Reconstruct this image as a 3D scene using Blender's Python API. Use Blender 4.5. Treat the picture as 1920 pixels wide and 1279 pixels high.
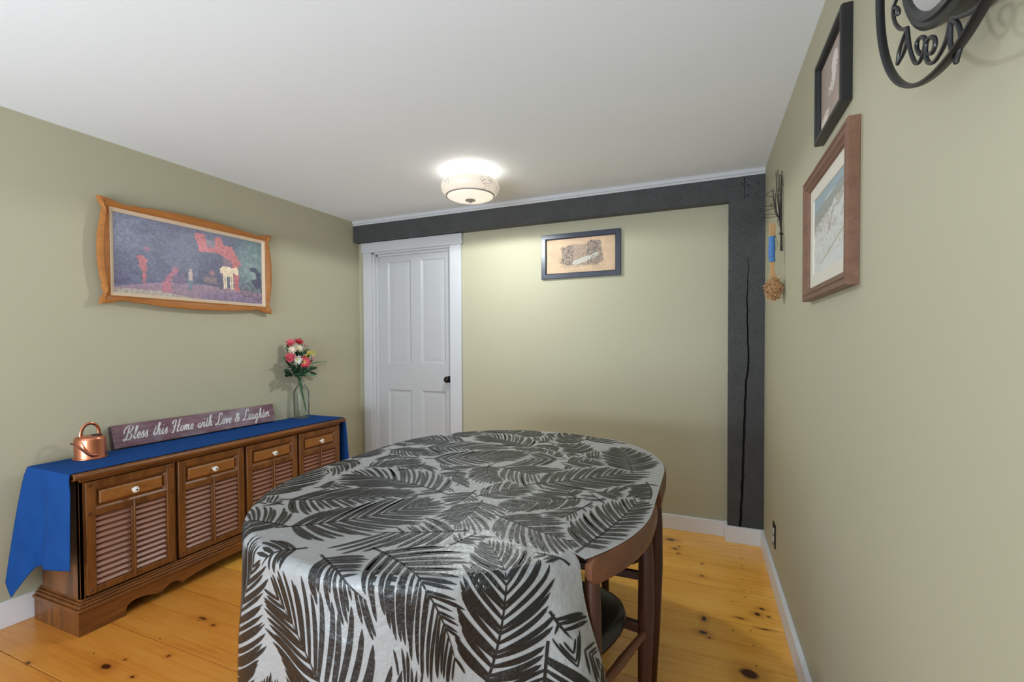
import bpy, math, random
import numpy as np
from mathutils import Vector, Matrix, noise as mnoise

# ------------------------------------------------------------------ clear
for o in list(bpy.data.objects): bpy.data.objects.remove(o, do_unlink=True)
scene = bpy.context.scene
COL = scene.collection
rnd = random.Random(7)

# ------------------------------------------------------------------ camera
FPX, CAM_H = 862.3, 1.22
yaw, pitch, roll, SHY = math.radians(22.52), math.radians(-1.086), math.radians(-.27), 20.66
FW = Vector((-math.sin(yaw)*math.cos(pitch), math.cos(yaw)*math.cos(pitch), math.sin(pitch)))
RT = Vector((math.cos(yaw), math.sin(yaw), 0)); UP = RT.cross(FW)
RT, UP = RT*math.cos(roll)+UP*math.sin(roll), UP*math.cos(roll)-RT*math.sin(roll)
EYE = Vector((0, 0, CAM_H))
cd = bpy.data.cameras.new('camera'); cam = bpy.data.objects.new('camera', cd); COL.objects.link(cam)
cd.sensor_width = 36; cd.lens = FPX*36/1920; cd.shift_y = SHY/1920; cd.clip_start = .02
m = Matrix((RT, UP, -FW)).transposed().to_4x4(); m.translation = EYE
cam.matrix_world = m
scene.camera = cam

def at(px, py, axis, value):
    """point on the plane axis = value seen at photo pixel (px, py)"""
    d = RT*((px-960)/FPX)-UP*((py-639.5-SHY)/FPX)+FW
    i = 'xyz'.index(axis)
    return EYE+d*((value-EYE[i])/d[i])

# ------------------------------------------------------------------ world, exposure, fill light
scene.view_settings.view_transform = 'Standard'
scene.view_settings.look = 'None'
scene.view_settings.gamma = 1
scene.view_settings.exposure = 0.0
scene.view_settings.use_curve_mapping = False
w = bpy.data.worlds.new('world'); scene.world = w; w.use_nodes = True
w.node_tree.nodes['Background'].inputs[0].default_value = (.85, .92, 1, 1)
w.node_tree.nodes['Background'].inputs[1].default_value = .6

def area_light(name, loc, rot, sx, sy, power, col):
    l = bpy.data.lights.new(name, 'AREA'); l.shape = 'RECTANGLE'; l.size = sx; l.size_y = sy
    l.energy = power; l.color = col
    o = bpy.data.objects.new(name, l); COL.objects.link(o); o.location = loc; o.rotation_euler = rot
    return o
# added fill light, tilted upwards, inside an assumed window behind the camera
area_light('added_fill_light', (-1.30, -1.78, .80), (math.radians(142), 0, 0), 2.4, 1.4, 146, (.75, .88, 1))

# ------------------------------------------------------------------ room measures
XR, YB, ZC, YF = .340, 3.172, 2.252, -1.90          # right wall, back wall, ceiling, front wall
def WL(y): return -2.795+.027*(y-1)                  # left wall, slightly out of square
AL = math.atan(.027)

# ------------------------------------------------------------------ materials
def lin(c):
    return tuple(((v/255)/12.92 if v/255 <= .04045 else ((v/255+.055)/1.055)**2.4) for v in c)
class NT:
    def __init__(s, name):
        s.m = bpy.data.materials.new(name); s.m.use_nodes = True; s.t = s.m.node_tree
        s.b = s.t.nodes['Principled BSDF']; s.out = s.t.nodes['Material Output']
    def n(s, typ, **kw):
        o = s.t.nodes.new(typ)
        for k, v in kw.items(): setattr(o, k, v)
        return o
    def l(s, a, b): s.t.links.new(a, b)
    def math(s, op, a, b=None, clamp=False):
        o = s.n('ShaderNodeMath', operation=op, use_clamp=clamp)
        for i, v in enumerate((a, b)):
            if v is None: continue
            if isinstance(v, (int, float)): o.inputs[i].default_value = v
            else: s.l(v, o.inputs[i])
        return o.outputs[0]
    def mix(s, f, a, b):
        o = s.n('ShaderNodeMix', data_type='RGBA')
        for i, v in ((0, f), (6, a), (7, b)):
            if isinstance(v, (int, float)): o.inputs[i].default_value = v
            elif isinstance(v, tuple): o.inputs[i].default_value = (*v, 1)[:4]
            else: s.l(v, o.inputs[i])
        return o.outputs[2]
    def pos(s, scale=(1, 1, 1), src='obj'):
        mp = s.n('ShaderNodeMapping'); mp.inputs['Scale'].default_value = scale
        if src == 'geo': s.l(s.n('ShaderNodeNewGeometry').outputs['Position'], mp.inputs[0])
        else: s.l(s.n('ShaderNodeTexCoord').outputs['Object'], mp.inputs[0])
        return mp.outputs[0]
    def noise(s, vec, scale=5, detail=4, rough=.55):
        o = s.n('ShaderNodeTexNoise'); o.inputs['Scale'].default_value = scale
        o.inputs['Detail'].default_value = detail; o.inputs['Roughness'].default_value = rough
        s.l(vec, o.inputs['Vector']); return o.outputs['Fac']
    def ramp(s, f, stops):
        o = s.n('ShaderNodeValToRGB'); e = o.color_ramp.elements
        while len(e) < len(stops): e.new(.5)
        for q, (p, c) in zip(e, stops): q.position = p; q.color = (*c, 1)[:4]
        s.l(f, o.inputs[0]); return o.outputs[0]
    def bump(s, h, strength=.2, dist=.002):
        o = s.n('ShaderNodeBump'); o.inputs['Strength'].default_value = strength
        o.inputs['Distance'].default_value = dist; s.l(h, o.inputs['Height'])
        s.l(o.outputs[0], s.b.inputs['Normal'])
    def set(s, **kw):
        for k, v in kw.items():
            i = s.b.inputs[k.replace('_', ' ')]
            if isinstance(v, (int, float)): i.default_value = v
            elif isinstance(v, tuple): i.default_value = (*v, 1)[:4] if len(v) == 3 and i.type == 'RGBA' else v
            else: s.l(v, i)
        return s

def plain(name, c, rough=.5, var=.08, scale=12, bump=0, bdist=.001, bscale=None, **kw):
    """colour with a little procedural mottling"""
    n = NT(name); v = n.pos()
    f = n.noise(v, scale)
    c = lin(c)
    n.set(Base_Color=n.mix(f, tuple(x*(1-var) for x in c), tuple(min(1, x*(1+var)) for x in c)), Roughness=rough, **kw)
    if bump: n.bump(n.noise(v, bscale or scale*6, 3), bump, bdist)
    return n.m
def wood(name, c1, c2, axis, rough=.4, gscale=14, stretch=14, bump=.12, **kw):
    n = NT(name); sc = [gscale]*3; sc['xyz'.index(axis)] = gscale/stretch
    v = n.pos(tuple(sc))
    f = n.noise(v, 1.0, 6, .62); g = n.noise(v, 6.0, 3, .6)
    f2 = n.math('ADD', n.math('MULTIPLY', f, .75), n.math('MULTIPLY', g, .3))
    n.set(Base_Color=n.ramp(f2, [(.28, lin(c1)), (.72, lin(c2))]), Roughness=rough, **kw)
    n.bump(f2, bump, .001); return n.m

M = {}
M['wall'] = plain('wall_paint', (180, 174, 149), .62, .025, 2.2, .12, .0015, 55)
M['ceiling'] = plain('ceiling_paint', (236, 239, 243), .8, .02, 3, .15, .002, 40)
M['white'] = plain('white_trim_paint', (200, 200, 204), .42, .03, 6, .06, .001, 60)
M['base_white'] = plain('white_baseboard_paint', (232, 232, 237), .42, .03, 6, .06, .001, 60)
M['door_white'] = plain('white_door_paint', (186, 186, 188), .4, .02, 5, .05, .001, 50)
def timber():
    n = NT('charcoal_timber_paint'); v = n.pos((1, 1, 1), 'geo')
    f = n.noise(n.pos((9, 9, 9), 'geo'), 1, 5, .6)
    sc = n.noise(n.pos((60, 60, 90), 'geo'), 1.5, 4, .65)
    wv = n.n('ShaderNodeTexWave', wave_type='BANDS', bands_direction='DIAGONAL'); wv.inputs['Scale'].default_value = 38
    wv.inputs['Distortion'].default_value = 5; wv.inputs['Detail'].default_value = 3
    n.l(v, wv.inputs[0])
    h = n.math('ADD', n.math('MULTIPLY', sc, .8), n.math('MULTIPLY', wv.outputs['Fac'], .28))
    spk = n.ramp(n.noise(n.pos((160, 160, 200), 'geo'), 1, 3, .7), [(.35, (0, 0, 0)), (.75, (1, 1, 1))])  # fine speckle: worn paint and rough-sawn highlights, both put into the colour
    n.set(Base_Color=n.mix(n.math('ADD', n.math('MULTIPLY', f, .5), n.math('MULTIPLY', spk, .5)), lin((38, 38, 39)), lin((92, 92, 94))), Roughness=.46)
    n.bump(h, .9, .007); return n.m
M['timber'] = timber()
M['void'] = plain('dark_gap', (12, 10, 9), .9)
M['walnut'] = wood('dark_walnut', (60, 32, 13), (140, 86, 39), 'z', .36, 26, 9)
M['walnut_h'] = wood('dark_walnut_horizontal', (64, 34, 14), (142, 86, 39), 'y', .34, 26, 9)
M['burl'] = plain('burl_veneer', (150, 96, 46), .34, .34, 60)
M['slat'] = wood('louvre_walnut', (118, 76, 58), (168, 116, 92), 'y', .33, 26, 9)
M['knob'] = plain('porcelain', (232, 228, 218), .2, .02)
M['stud'] = plain('wooden_stud', (88, 44, 18), .35, .2)
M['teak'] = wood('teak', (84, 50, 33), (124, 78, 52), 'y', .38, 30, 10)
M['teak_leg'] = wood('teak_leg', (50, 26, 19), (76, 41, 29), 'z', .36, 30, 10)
M['seat'] = plain('black_vinyl', (30, 31, 30), .32, .1, 20, .1, .001)
M['copper'] = plain('brushed_copper', (214, 138, 108), .27, .08, 4, Metallic=1.0)
M['black'] = plain('black_hole', (10, 9, 9), .6)
M['iron'] = plain('black_iron', (26, 26, 29), .38, .15, 30, .1)
M['pewter'] = plain('pewter', (158, 152, 146), .4, .12, 60, Metallic=.15)
M['bronze'] = plain('dark_bronze', (38, 32, 28), .35, .15, Metallic=.6)
def blue_cloth():
    n = NT('blue_cotton'); v = n.pos((1, 1, 1), 'geo')
    f = n.noise(n.pos((420, 420, 420), 'geo'), 1, 2); g = n.noise(n.pos((9, 40, 9), 'geo'), 1, 4)
    c = n.mix(g, lin((13, 49, 107)), lin((26, 73, 141)))
    n.set(Base_Color=n.mix(n.math('MULTIPLY', f, .35), c, lin((46, 98, 168))), Roughness=.95, Specular_IOR_Level=.12)
    n.bump(f, .35, .001); return n.m
M['blue'] = blue_cloth()
def vinyl(name, c, rough, spec):
    n = NT(name)
    h = n.math('ADD', n.noise(n.pos((14, 14, 14), 'geo'), 1, 5, .55), n.math('MULTIPLY', n.noise(n.pos((70, 55, 60), 'geo'), 1, 3, .6), .35))
    n.set(Base_Color=lin(c), Roughness=rough, Specular_IOR_Level=spec)
    n.bump(h, .8, .008); return n.m
M['cloth'] = vinyl('white_vinyl_cloth', (154, 154, 155), .34, .7)
M['print'] = vinyl('black_leaf_print', (16, 16, 17), .40, .55)
def glass():
    n = NT('clear_glass'); t = n.t
    tr = n.n('ShaderNodeBsdfTransparent'); tr.inputs[0].default_value = (.975, .99, .985, 1)
    gl = n.n('ShaderNodeBsdfGlossy'); gl.inputs['Roughness'].default_value = .04
    fr = n.n('ShaderNodeLayerWeight'); fr.inputs['Blend'].default_value = .22
    mx = n.n('ShaderNodeMixShader')
    n.l(n.math('MULTIPLY', fr.outputs['Fresnel'], .75), mx.inputs[0]); n.l(tr.outputs[0], mx.inputs[1]); n.l(gl.outputs[0], mx.inputs[2])
    n.l(mx.outputs[0], n.out.inputs[0]); return n.m
M['glass'] = glass()
def vcol(name, rough=.55, bump=0, bscale=300, **kw):
    n = NT(name); a = n.n('ShaderNodeVertexColor'); a.layer_name = 'Col'
    n.set(Base_Color=a.outputs[0], Roughness=rough, **kw)
    if bump: n.bump(n.noise(n.pos(), bscale, 3), bump, .001)
    return n.m
M['oil_print'] = vcol('oil_print', .42, .35, 130)
M['paper_print'] = vcol('paper_print', .6)
M['gold_frame'] = wood('honey_frame_wood', (150, 92, 42), (188, 122, 62), 'y', .4, 24, 8)
M['liner'] = plain('cream_liner', (214, 190, 164), .6, .05)
M['navy_frame'] = wood('navy_black_frame', (38, 42, 56), (62, 66, 84), 'x', .32, 20, 9)
M['black_frame'] = wood('black_frame', (20, 20, 22), (34, 33, 33), 'y', .35, 20, 9)
M['brown_frame'] = wood('brown_frame', (98, 66, 50), (128, 92, 72), 'y', .45, 26, 9)
M['mat_board'] = plain('cream_mat_board', (214, 206, 192), .7, .02)
def sign_wood():
    n = NT('distressed_mauve_wood'); f = n.noise(n.pos((40, 6, 40)), 1, 6, .65); g = n.noise(n.pos((7, 5, 7)), 1.3, 4, .6)
    c = n.ramp(f, [(.3, lin((92, 58, 68))), (.55, lin((132, 96, 104))), (.75, lin((160, 130, 134)))])
    n.set(Base_Color=n.mix(n.ramp(g, [(.45, (0, 0, 0)), (.75, (1, 1, 1))]), c, lin((150, 138, 148))), Roughness=.75)
    n.bump(f, .3, .001); return n.m
M['sign'] = sign_wood()
M['lettering'] = plain('pale_lettering', (226, 222, 218), .7, .06, 60)
M['sign_end'] = wood('shaded_sign_end_grain', (52, 40, 40), (84, 68, 66), 'y', .8)

# ------------------------------------------------------------------ mesh builder
def root_of(o):
    while o.parent: o = o.parent
    return o
class MB:
    """collects shapes in a local frame (origin O, axes A, B, N); build() links them as one mesh object"""
    def __init__(s, O=(0, 0, 0), A=(1, 0, 0), B=(0, 1, 0), N=(0, 0, 1)):
        s.O, s.A, s.B, s.N = map(Vector, (O, A, B, N)); s.v = []; s.f = []; s.c = None
    def P(s, p): return s.O+s.A*p[0]+s.B*p[1]+s.N*p[2]
    def add(s, vs, fs):
        k = len(s.v); s.v += [s.P(p) for p in vs]; s.f += [[i+k for i in f] for f in fs]
    def box(s, lo, hi):
        (a, b, c), (d, e, f) = lo, hi
        s.add([(a, b, c), (d, b, c), (d, e, c), (a, e, c), (a, b, f), (d, b, f), (d, e, f), (a, e, f)],
              [(0, 3, 2, 1), (4, 5, 6, 7), (0, 1, 5, 4), (1, 2, 6, 5), (2, 3, 7, 6), (3, 0, 4, 7)])
        return s
    def obox(s, c, ax, ay, az):
        """oriented box: centre and three half-axis vectors"""
        c, ax, ay, az = map(Vector, (c, ax, ay, az))
        vs = [c+ax*i+ay*j+az*k for k in (-1, 1) for i, j in ((-1, -1), (1, -1), (1, 1), (-1, 1))]
        s.add(vs, [(0, 3, 2, 1), (4, 5, 6, 7), (0, 1, 5, 4), (1, 2, 6, 5), (2, 3, 7, 6), (3, 0, 4, 7)]); return s
    def prism(s, poly, n0, n1):
        k = len(poly)
        s.add([(x, y, n0) for x, y in poly]+[(x, y, n1) for x, y in poly],
              [tuple(range(k-1, -1, -1)), tuple(range(k, 2*k))]+[(i, (i+1) % k, k+(i+1) % k, k+i) for i in range(k)]); return s
    def lathe(s, prof, n=32, c=(0, 0), ex=1.0):
        vs = []; fs = []; k = len(prof)
        for r, z in prof:
            for i in range(n):
                t = 2*math.pi*i/n; vs.append((c[0]+r*math.cos(t), c[1]+r*ex*math.sin(t), z))
        for j in range(k-1):
            for i in range(n): fs.append((j*n+i, j*n+(i+1) % n, (j+1)*n+(i+1) % n, (j+1)*n+i))
        if prof[0][0] > 1e-6: fs.append(tuple(range(n-1, -1, -1)))
        if prof[-1][0] > 1e-6: fs.append(tuple((k-1)*n+i for i in range(n)))
        s.add(vs, fs); return s
    def tube(s, pts, r, n=8, closed=False, flat=1.0, up=None):
        pts = [Vector(p) for p in pts]; k = len(pts); rs = r if isinstance(r, (list, tuple)) else [r]*k
        vs = []; fs = []; pu = Vector(up) if up else None
        for j, p in enumerate(pts):
            if closed: t = pts[(j+1) % k]-pts[j-1]
            else: t = pts[min(j+1, k-1)]-pts[max(j-1, 0)]
            t = t.normalized() if t.length > 1e-9 else Vector((0, 0, 1))
            if pu is None: pu = Vector((0, 0, 1)) if abs(t.z) < .9 else Vector((1, 0, 0))
            a = pu-t*pu.dot(t); a = a.normalized() if a.length > 1e-6 else t.orthogonal().normalized()
            if not up: pu = a
            b = t.cross(a)
            for i in range(n):
                q = 2*math.pi*i/n; vs.append(p+a*(math.cos(q)*rs[j])+b*(math.sin(q)*rs[j]*flat))
        for j in range(k if closed else k-1):
            for i in range(n):
                fs.append((j*n+i, j*n+(i+1) % n, ((j+1) % k)*n+(i+1) % n, ((j+1) % k)*n+i))
        if not closed: fs += [tuple(range(n-1, -1, -1)), tuple((k-1)*n+i for i in range(n))]
        s.add(vs, fs); return s
    def ring(s, w, h, prof, cx=0, cy=0):
        """rectangular mitred frame: profile of (inset, height) from the outer back edge inwards"""
        k = len(s.v); base = []
        vs = []
        for d, z in prof:
            a, b = w/2-d, h/2-d
            vs += [(cx-a, cy-b, z), (cx+a, cy-b, z), (cx+a, cy+b, z), (cx-a, cy+b, z)]
        fs = []
        n = len(prof)
        for j in range(n):
            jj = (j+1) % n
            for i in range(4): fs.append((j*4+i, j*4+(i+1) % 4, jj*4+(i+1) % 4, jj*4+i))
        s.add(vs, fs); return s
    def grid(s, fn, nu, nv, closed_u=False):
        vs = [fn(i/(nu if closed_u else nu-1), j/(nv-1)) for j in range(nv) for i in range(nu)]
        fs = []
        for j in range(nv-1):
            for i in range(nu if closed_u else nu-1):
                i2 = (i+1) % nu; fs.append((j*nu+i, j*nu+i2, (j+1)*nu+i2, (j+1)*nu+i))
        s.add(vs, fs); return s
    def build(s, name, mat, parent=None, origin=None, bevel=0, smooth=35, solid=0, seg=2, subsurf=0):
        off = root_of(parent).location if parent else Vector(origin or (0, 0, 0))
        me = bpy.data.meshes.new(name); me.from_pydata([tuple(v-off) for v in s.v], [], s.f)
        import bmesh
        bm = bmesh.new(); bm.from_mesh(me); bmesh.ops.recalc_face_normals(bm, faces=bm.faces); bm.to_mesh(me); bm.free()
        if smooth:
            me.shade_smooth(); me.set_sharp_from_angle(angle=math.radians(smooth))
        else: me.shade_flat()
        o = bpy.data.objects.new(name, me); COL.objects.link(o)
        me.materials.append(M[mat] if isinstance(mat, str) else mat)
        if parent: o.parent = parent
        else: o.location = off
        if solid:
            q = o.modifiers.new('thickness', 'SOLIDIFY'); q.thickness = solid; q.offset = 0
        if bevel:
            q = o.modifiers.new('bevel', 'BEVEL'); q.width = bevel; q.segments = seg; q.limit_method = 'ANGLE'; q.angle_limit = math.radians(40)
        if subsurf:
            q = o.modifiers.new('subdivision', 'SUBSURF'); q.levels = subsurf; q.render_levels = subsurf
        return o
def tag(o, label=None, cat=None, group=None, kind=None):
    for k, v in (('label', label), ('category', cat), ('group', group), ('kind', kind)):
        if v: o[k] = v
    return o
def thing(name, loc, label, cat, group=None):
    o = bpy.data.objects.new(name, None); COL.objects.link(o); o.location = loc; o.empty_display_size = .05
    return tag(o, label, cat, group)
def share(src, name, parent, loc):
    """another piece with the same mesh, placed at loc (world, relative to the thing)"""
    o = src.copy(); o.name = name; COL.objects.link(o); o.parent = parent; o.location = loc; return o
def struct(o, label=None): return tag(o, label, kind='structure')

def colour_plane(name, mat, parent, O, A, B, w, h, nx, ny, fn):
    """flat printed sheet: grid mesh whose colours come from fn(u, v) (v downwards), sRGB 0-255"""
    O, A, B = Vector(O), Vector(A), Vector(B)
    off = root_of(parent).location
    u, v = np.meshgrid(np.linspace(0, 1, nx), np.linspace(0, 1, ny))
    P = np.array(O-off)[None, None]+((u-.5)*w)[..., None]*np.array(A)+((.5-v)*h)[..., None]*np.array(B)
    idx = np.arange(nx*ny).reshape(ny, nx)
    F = np.stack([idx[1:, :-1], idx[1:, 1:], idx[:-1, 1:], idx[:-1, :-1]], -1).reshape(-1, 4)
    me = bpy.data.meshes.new(name); me.from_pydata(P.reshape(-1, 3).tolist(), [], F.tolist())
    c = np.clip(fn(u, v), 0, 255)/255; c = np.where(c <= .04045, c/12.92, ((c+.055)/1.055)**2.4)
    rgba = np.ones((nx*ny, 4), np.float32); rgba[:, :3] = c.reshape(-1, 3)
    at_ = me.color_attributes.new('Col', 'FLOAT_COLOR', 'POINT'); at_.data.foreach_set('color', rgba.ravel())
    o = bpy.data.objects.new(name, me); COL.objects.link(o); me.materials.append(M[mat]); o.parent = parent
    return o
def vnoise(u, v, sc, seed, octs=4):
    """value noise on arrays"""
    r = np.random.RandomState(seed); out = np.zeros_like(u); amp = 1; tot = 0
    for k in range(octs):
        n = 64; g = r.rand(n, n); x = u*sc*2**k; y = v*sc*2**k
        xi = np.floor(x).astype(int); yi = np.floor(y).astype(int); fx = x-xi; fy = y-yi
        fx = fx*fx*(3-2*fx); fy = fy*fy*(3-2*fy)
        a = g[yi % n, xi % n]; b = g[yi % n, (xi+1) % n]; c = g[(yi+1) % n, xi % n]; d = g[(yi+1) % n, (xi+1) % n]
        out += amp*((a*(1-fx)+b*fx)*(1-fy)+(c*(1-fx)+d*fx)*fy); tot += amp; amp *= .55
    return out/tot
def poly_mask(u, v, pts):
    ins = np.zeros(u.shape, bool); k = len(pts)
    for i in range(k):
        (x1, y1), (x2, y2) = pts[i], pts[(i+1) % k]
        if y1 == y2: continue
        cnd = ((y1 > v) != (y2 > v)) & (u < (x2-x1)*(v-y1)/(y2-y1)+x1); ins ^= cnd
    return ins
def seg_mask(u, v, p, q, wd, asp=1.0):
    px, py = p; qx, qy = q; dx, dy = (qx-px)*asp, qy-py
    t = np.clip((((u-px)*asp)*dx+(v-py)*dy)/(dx*dx+dy*dy+1e-12), 0, 1)
    return np.hypot((u-px)*asp-t*dx, v-py-t*dy) < wd
def catmull(pts, n=6, closed=False):
    pts = [Vector(p) for p in pts]; k = len(pts); out = []
    for i in range(k if closed else k-1):
        p1, p2 = pts[i], pts[(i+1) % k]
        p0 = pts[i-1] if (closed or i > 0) else p1*2-p2
        p3 = pts[(i+2) % k] if (closed or i+2 < k) else p2*2-p1
        for j in range(n):
            t = j/n
            out.append(.5*((2*p1)+(p2-p0)*t+(2*p0-5*p1+4*p2-p3)*t*t+(3*p1-p0-3*p2+p3)*t**3))
    if not closed: out.append(pts[-1])
    return out

# ================================================================== THE SETTING
# ---- floor: dark subfloor with wide pine boards, each a piece of its own
def pine():
    n = NT('pine_board')
    oi = n.n('ShaderNodeObjectInfo').outputs['Random']
    geo = n.n('ShaderNodeNewGeometry').outputs['Position']
    sh = n.n('ShaderNodeCombineXYZ'); n.l(n.math('MULTIPLY', oi, 37), sh.inputs[2]); n.l(n.math('MULTIPLY', oi, 11), sh.inputs[0])
    va = n.n('ShaderNodeVectorMath', operation='ADD'); n.l(geo, va.inputs[0]); n.l(sh.outputs[0], va.inputs[1])
    def mp(sc):
        q = n.n('ShaderNodeMapping'); q.inputs['Scale'].default_value = sc; n.l(va.outputs[0], q.inputs[0]); return q.outputs[0]
    wob = n.noise(mp((1.1, 5, 1)), 1.6, 4, .6)
    grain = n.noise(mp((2.2, 75, 1)), 1, 5, .62)
    fine = n.noise(mp((5, 240, 1)), 1, 2)
    f = n.math('ADD', n.math('MULTIPLY', wob, .5), n.math('ADD', n.math('MULTIPLY', grain, .38), n.math('MULTIPLY', fine, .14)))
    c = n.ramp(f, [(.28, lin((200, 126, 48))), (.47, lin((232, 170, 78))), (.70, lin((246, 196, 106)))])
    oc = n.n('ShaderNodeObjectInfo').outputs['Color']
    tint = n.n('ShaderNodeMix', data_type='RGBA', blend_type='MULTIPLY'); tint.inputs[0].default_value = 1; n.l(c, tint.inputs[6]); n.l(oc, tint.inputs[7])
    c = tint.outputs[2]
    # knots, at the places where the boards show them: (pixel x, pixel y, half length along board, half width, darkness)
    knots = [(1258, 1012, .030, .022, 1), (1266, 1029, .018, .014, .9), (1272, 1038, .010, .010, .9), (1273, 1025, .01, .008, .8),
             (1320, 1160, .013, .026, 1), (1318, 1186, .022, .016, 1), (1330, 1196, .008, .008, 1), (1420, 1152, .016, .014, 1), (1428, 1142, .013, .010, 1),
             (1387, 1159, .024, .007, .8), (1434, 1180, .022, .006, 1), (1441, 1157, .007, .007, 1), (1405, 1264, .040, .034, 1), (1316, 1080, .012, .008, 1),
             (1316, 1057, .008, .006, 1), (1223, 1095, .02, .012, .9), (1222, 1120, .02, .008, .8),
             (199, 1250, .030, .016, 1), (247, 1270, .012, .007, .9), (53, 1243, .012, .007, 1), (316, 1230, .010, .008, .9),
             (235, 1237, .006, .006, .9), (380, 1160, .03, .010, .8), (400, 1172, .015, .008, .8)]
    kn = None; halo = None
    wv = n.n('ShaderNodeVectorMath', operation='SCALE'); wv.inputs['Scale'].default_value = .012
    nz = n.n('ShaderNodeTexNoise'); nz.inputs['Scale'].default_value = 30; n.l(geo, nz.inputs['Vector']); n.l(nz.outputs['Color'], wv.inputs[0])
    wa = n.n('ShaderNodeVectorMath', operation='ADD'); n.l(geo, wa.inputs[0]); n.l(wv.outputs[0], wa.inputs[1])
    for px, py, a, b, d in knots:
        p = at(px, py, 'z', 0)
        q = n.n('ShaderNodeMapping', vector_type='TEXTURE'); q.inputs['Location'].default_value = (p.x+.006, p.y+.006, 0); q.inputs['Scale'].default_value = (a*.82, b*.82, 1)
        n.l(wa.outputs[0], q.inputs[0])
        ln = n.n('ShaderNodeVectorMath', operation='LENGTH')
        sx = n.n('ShaderNodeVectorMath', operation='MULTIPLY'); sx.inputs[1].default_value = (1, 1, 0); n.l(q.outputs[0], sx.inputs[0]); n.l(sx.outputs[0], ln.inputs[0])
        r = n.n('ShaderNodeMapRange'); n.l(ln.outputs['Value'], r.inputs[0])
        r.inputs[1].default_value = .7; r.inputs[2].default_value = 1.15; r.inputs[3].default_value = d; r.inputs[4].default_value = 0
        h = n.n('ShaderNodeMapRange'); n.l(ln.outputs['Value'], h.inputs[0])
        h.inputs[1].default_value = .8; h.inputs[2].default_value = 3.4; h.inputs[3].default_value = .75*d; h.inputs[4].default_value = 0
        kn = r.outputs[0] if kn is None else n.math('MAXIMUM', kn, r.outputs[0])
        halo = h.outputs[0] if halo is None else n.math('MAXIMUM', halo, h.outputs[0])
    c = n.mix(n.math('MULTIPLY', halo, n.math('ADD', grain, .15)), c, lin((146, 72, 26)))
    c = n.mix(kn, c, lin((70, 28, 10)))
    n.set(Base_Color=c, Roughness=n.math('ADD', n.math('MULTIPLY', wob, .12), .20), Coat_Weight=.25, Coat_Roughness=.18)
    n.bump(grain, .08, .001); return n.m
M['pine'] = pine()
floor = MB().box((-3.0, YF-.1, -.06), (XR+.12, YB+.22, -.022)).build('floor', 'void')
struct(floor, 'wide pine board floor')
seams = [-1.93, -1.65, -1.38, -1.12, -.86, -.58, -.29, .02, .31, .60, .892, 1.17, 1.47, 1.70, 1.915, 2.195, 2.482, 2.75, 3.034, 3.38]
for a, b in zip(seams, seams[1:]):
    cut = [-2.95, XR+.02]
    if (a, b) == (1.17, 1.47): cut = [-2.95, -.95, XR+.02]
    for c0, c1 in zip(cut, cut[1:]):
        p = MB().box((c0+.0006, a+.0013, -.022), (c1-.0006, b-.0013, 0)).build('plank', 'pine', bevel=.0008, seg=1)
        p.parent = floor
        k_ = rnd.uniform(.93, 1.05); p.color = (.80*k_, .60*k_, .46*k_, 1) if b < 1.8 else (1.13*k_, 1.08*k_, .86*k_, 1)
nails = MB()
for px, py in [(1389, 1030), (1390, 1046), (1391, 1061), (1391, 1067), (1392, 1087), (1395, 1107), (1396, 1120), (1407, 1183), (1413, 1211), (1418, 1249),
               (1374, 1183), (1372, 1128), (176, 1225), (372, 1164), (300, 1198)]:
    q = at(px, py, 'z', 0); nails.lathe([(.0035, -.004), (.0035, .0006), (.0001, .0007)], 8, (q.x, q.y))
nl = nails.build('nail_heads', 'void', smooth=0); nl.parent = floor

# ---- ceiling and walls
struct(MB().box((-3.0, YF-.1, ZC), (XR+.12, YB+.25, ZC+.1)).build('ceiling', 'ceiling'), 'smooth pale grey ceiling')
wl = MB().prism([(WL(YF-.1), YF-.1), (WL(YB+.1), YB+.1), (WL(YB+.1)-.12, YB+.1), (WL(YF-.1)-.12, YF-.1)], -.02, ZC+.02).build('wall_left', 'wall')
struct(wl, 'olive beige wall behind the sideboard')
wr = MB().box((XR, YF-.1, -.02), (XR+.12, YB+.2, ZC+.02)).build('wall_right', 'wall'); struct(wr, 'olive beige wall on the right')
YD = YB+.045                                         # face of the door, set back in its opening
DX0, DX1, DZ = at(697, 600, 'y', YB-.02).x, at(843.5, 600, 'y', YB-.02).x, 1.992
bw = MB()
bw.box((-2.95, YB, -.02), (DX0, YB+.14, ZC+.02)); bw.box((DX0, YB, DZ), (DX1, YB+.14, ZC+.02)); bw.box((DX1, YB, -.02), (XR+.1, YB+.14, ZC+.02))
struct(bw.build('wall_back', 'wall'), 'olive beige wall with the door and dark beam')
# front wall behind the camera, with a window assumed for the added fill light
fw_ = MB(); WX0, WX1, WZ0, WZ1 = -2.60, -.10, .4, 2.15
fw_.box((-2.95, YF-.12, -.02), (WX0, YF, ZC+.02)); fw_.box((WX1, YF-.12, -.02), (XR+.1, YF, ZC+.02))
fw_.box((WX0, YF-.12, -.02), (WX1, YF, WZ0)); fw_.box((WX0, YF-.12, WZ1), (WX1, YF, ZC+.02))
struct(fw_.build('wall_front', 'wall'))
wn = MB((( WX0+WX1)/2, YF-.06, (WZ0+WZ1)/2), (1, 0, 0), (0, 0, 1), (0, 1, 0)).ring(WX1-WX0, WZ1-WZ0, [(0, -.03), (0, .03), (.05, .03), (.05, -.03)]).build('assumed_window_1', 'white')
struct(wn)
MB().box(((WX0+WX1)/2-.03, YF-.09, WZ0+.05), ((WX0+WX1)/2+.03, YF-.03, WZ1-.05)).build('mullion', 'white', wn)
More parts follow.
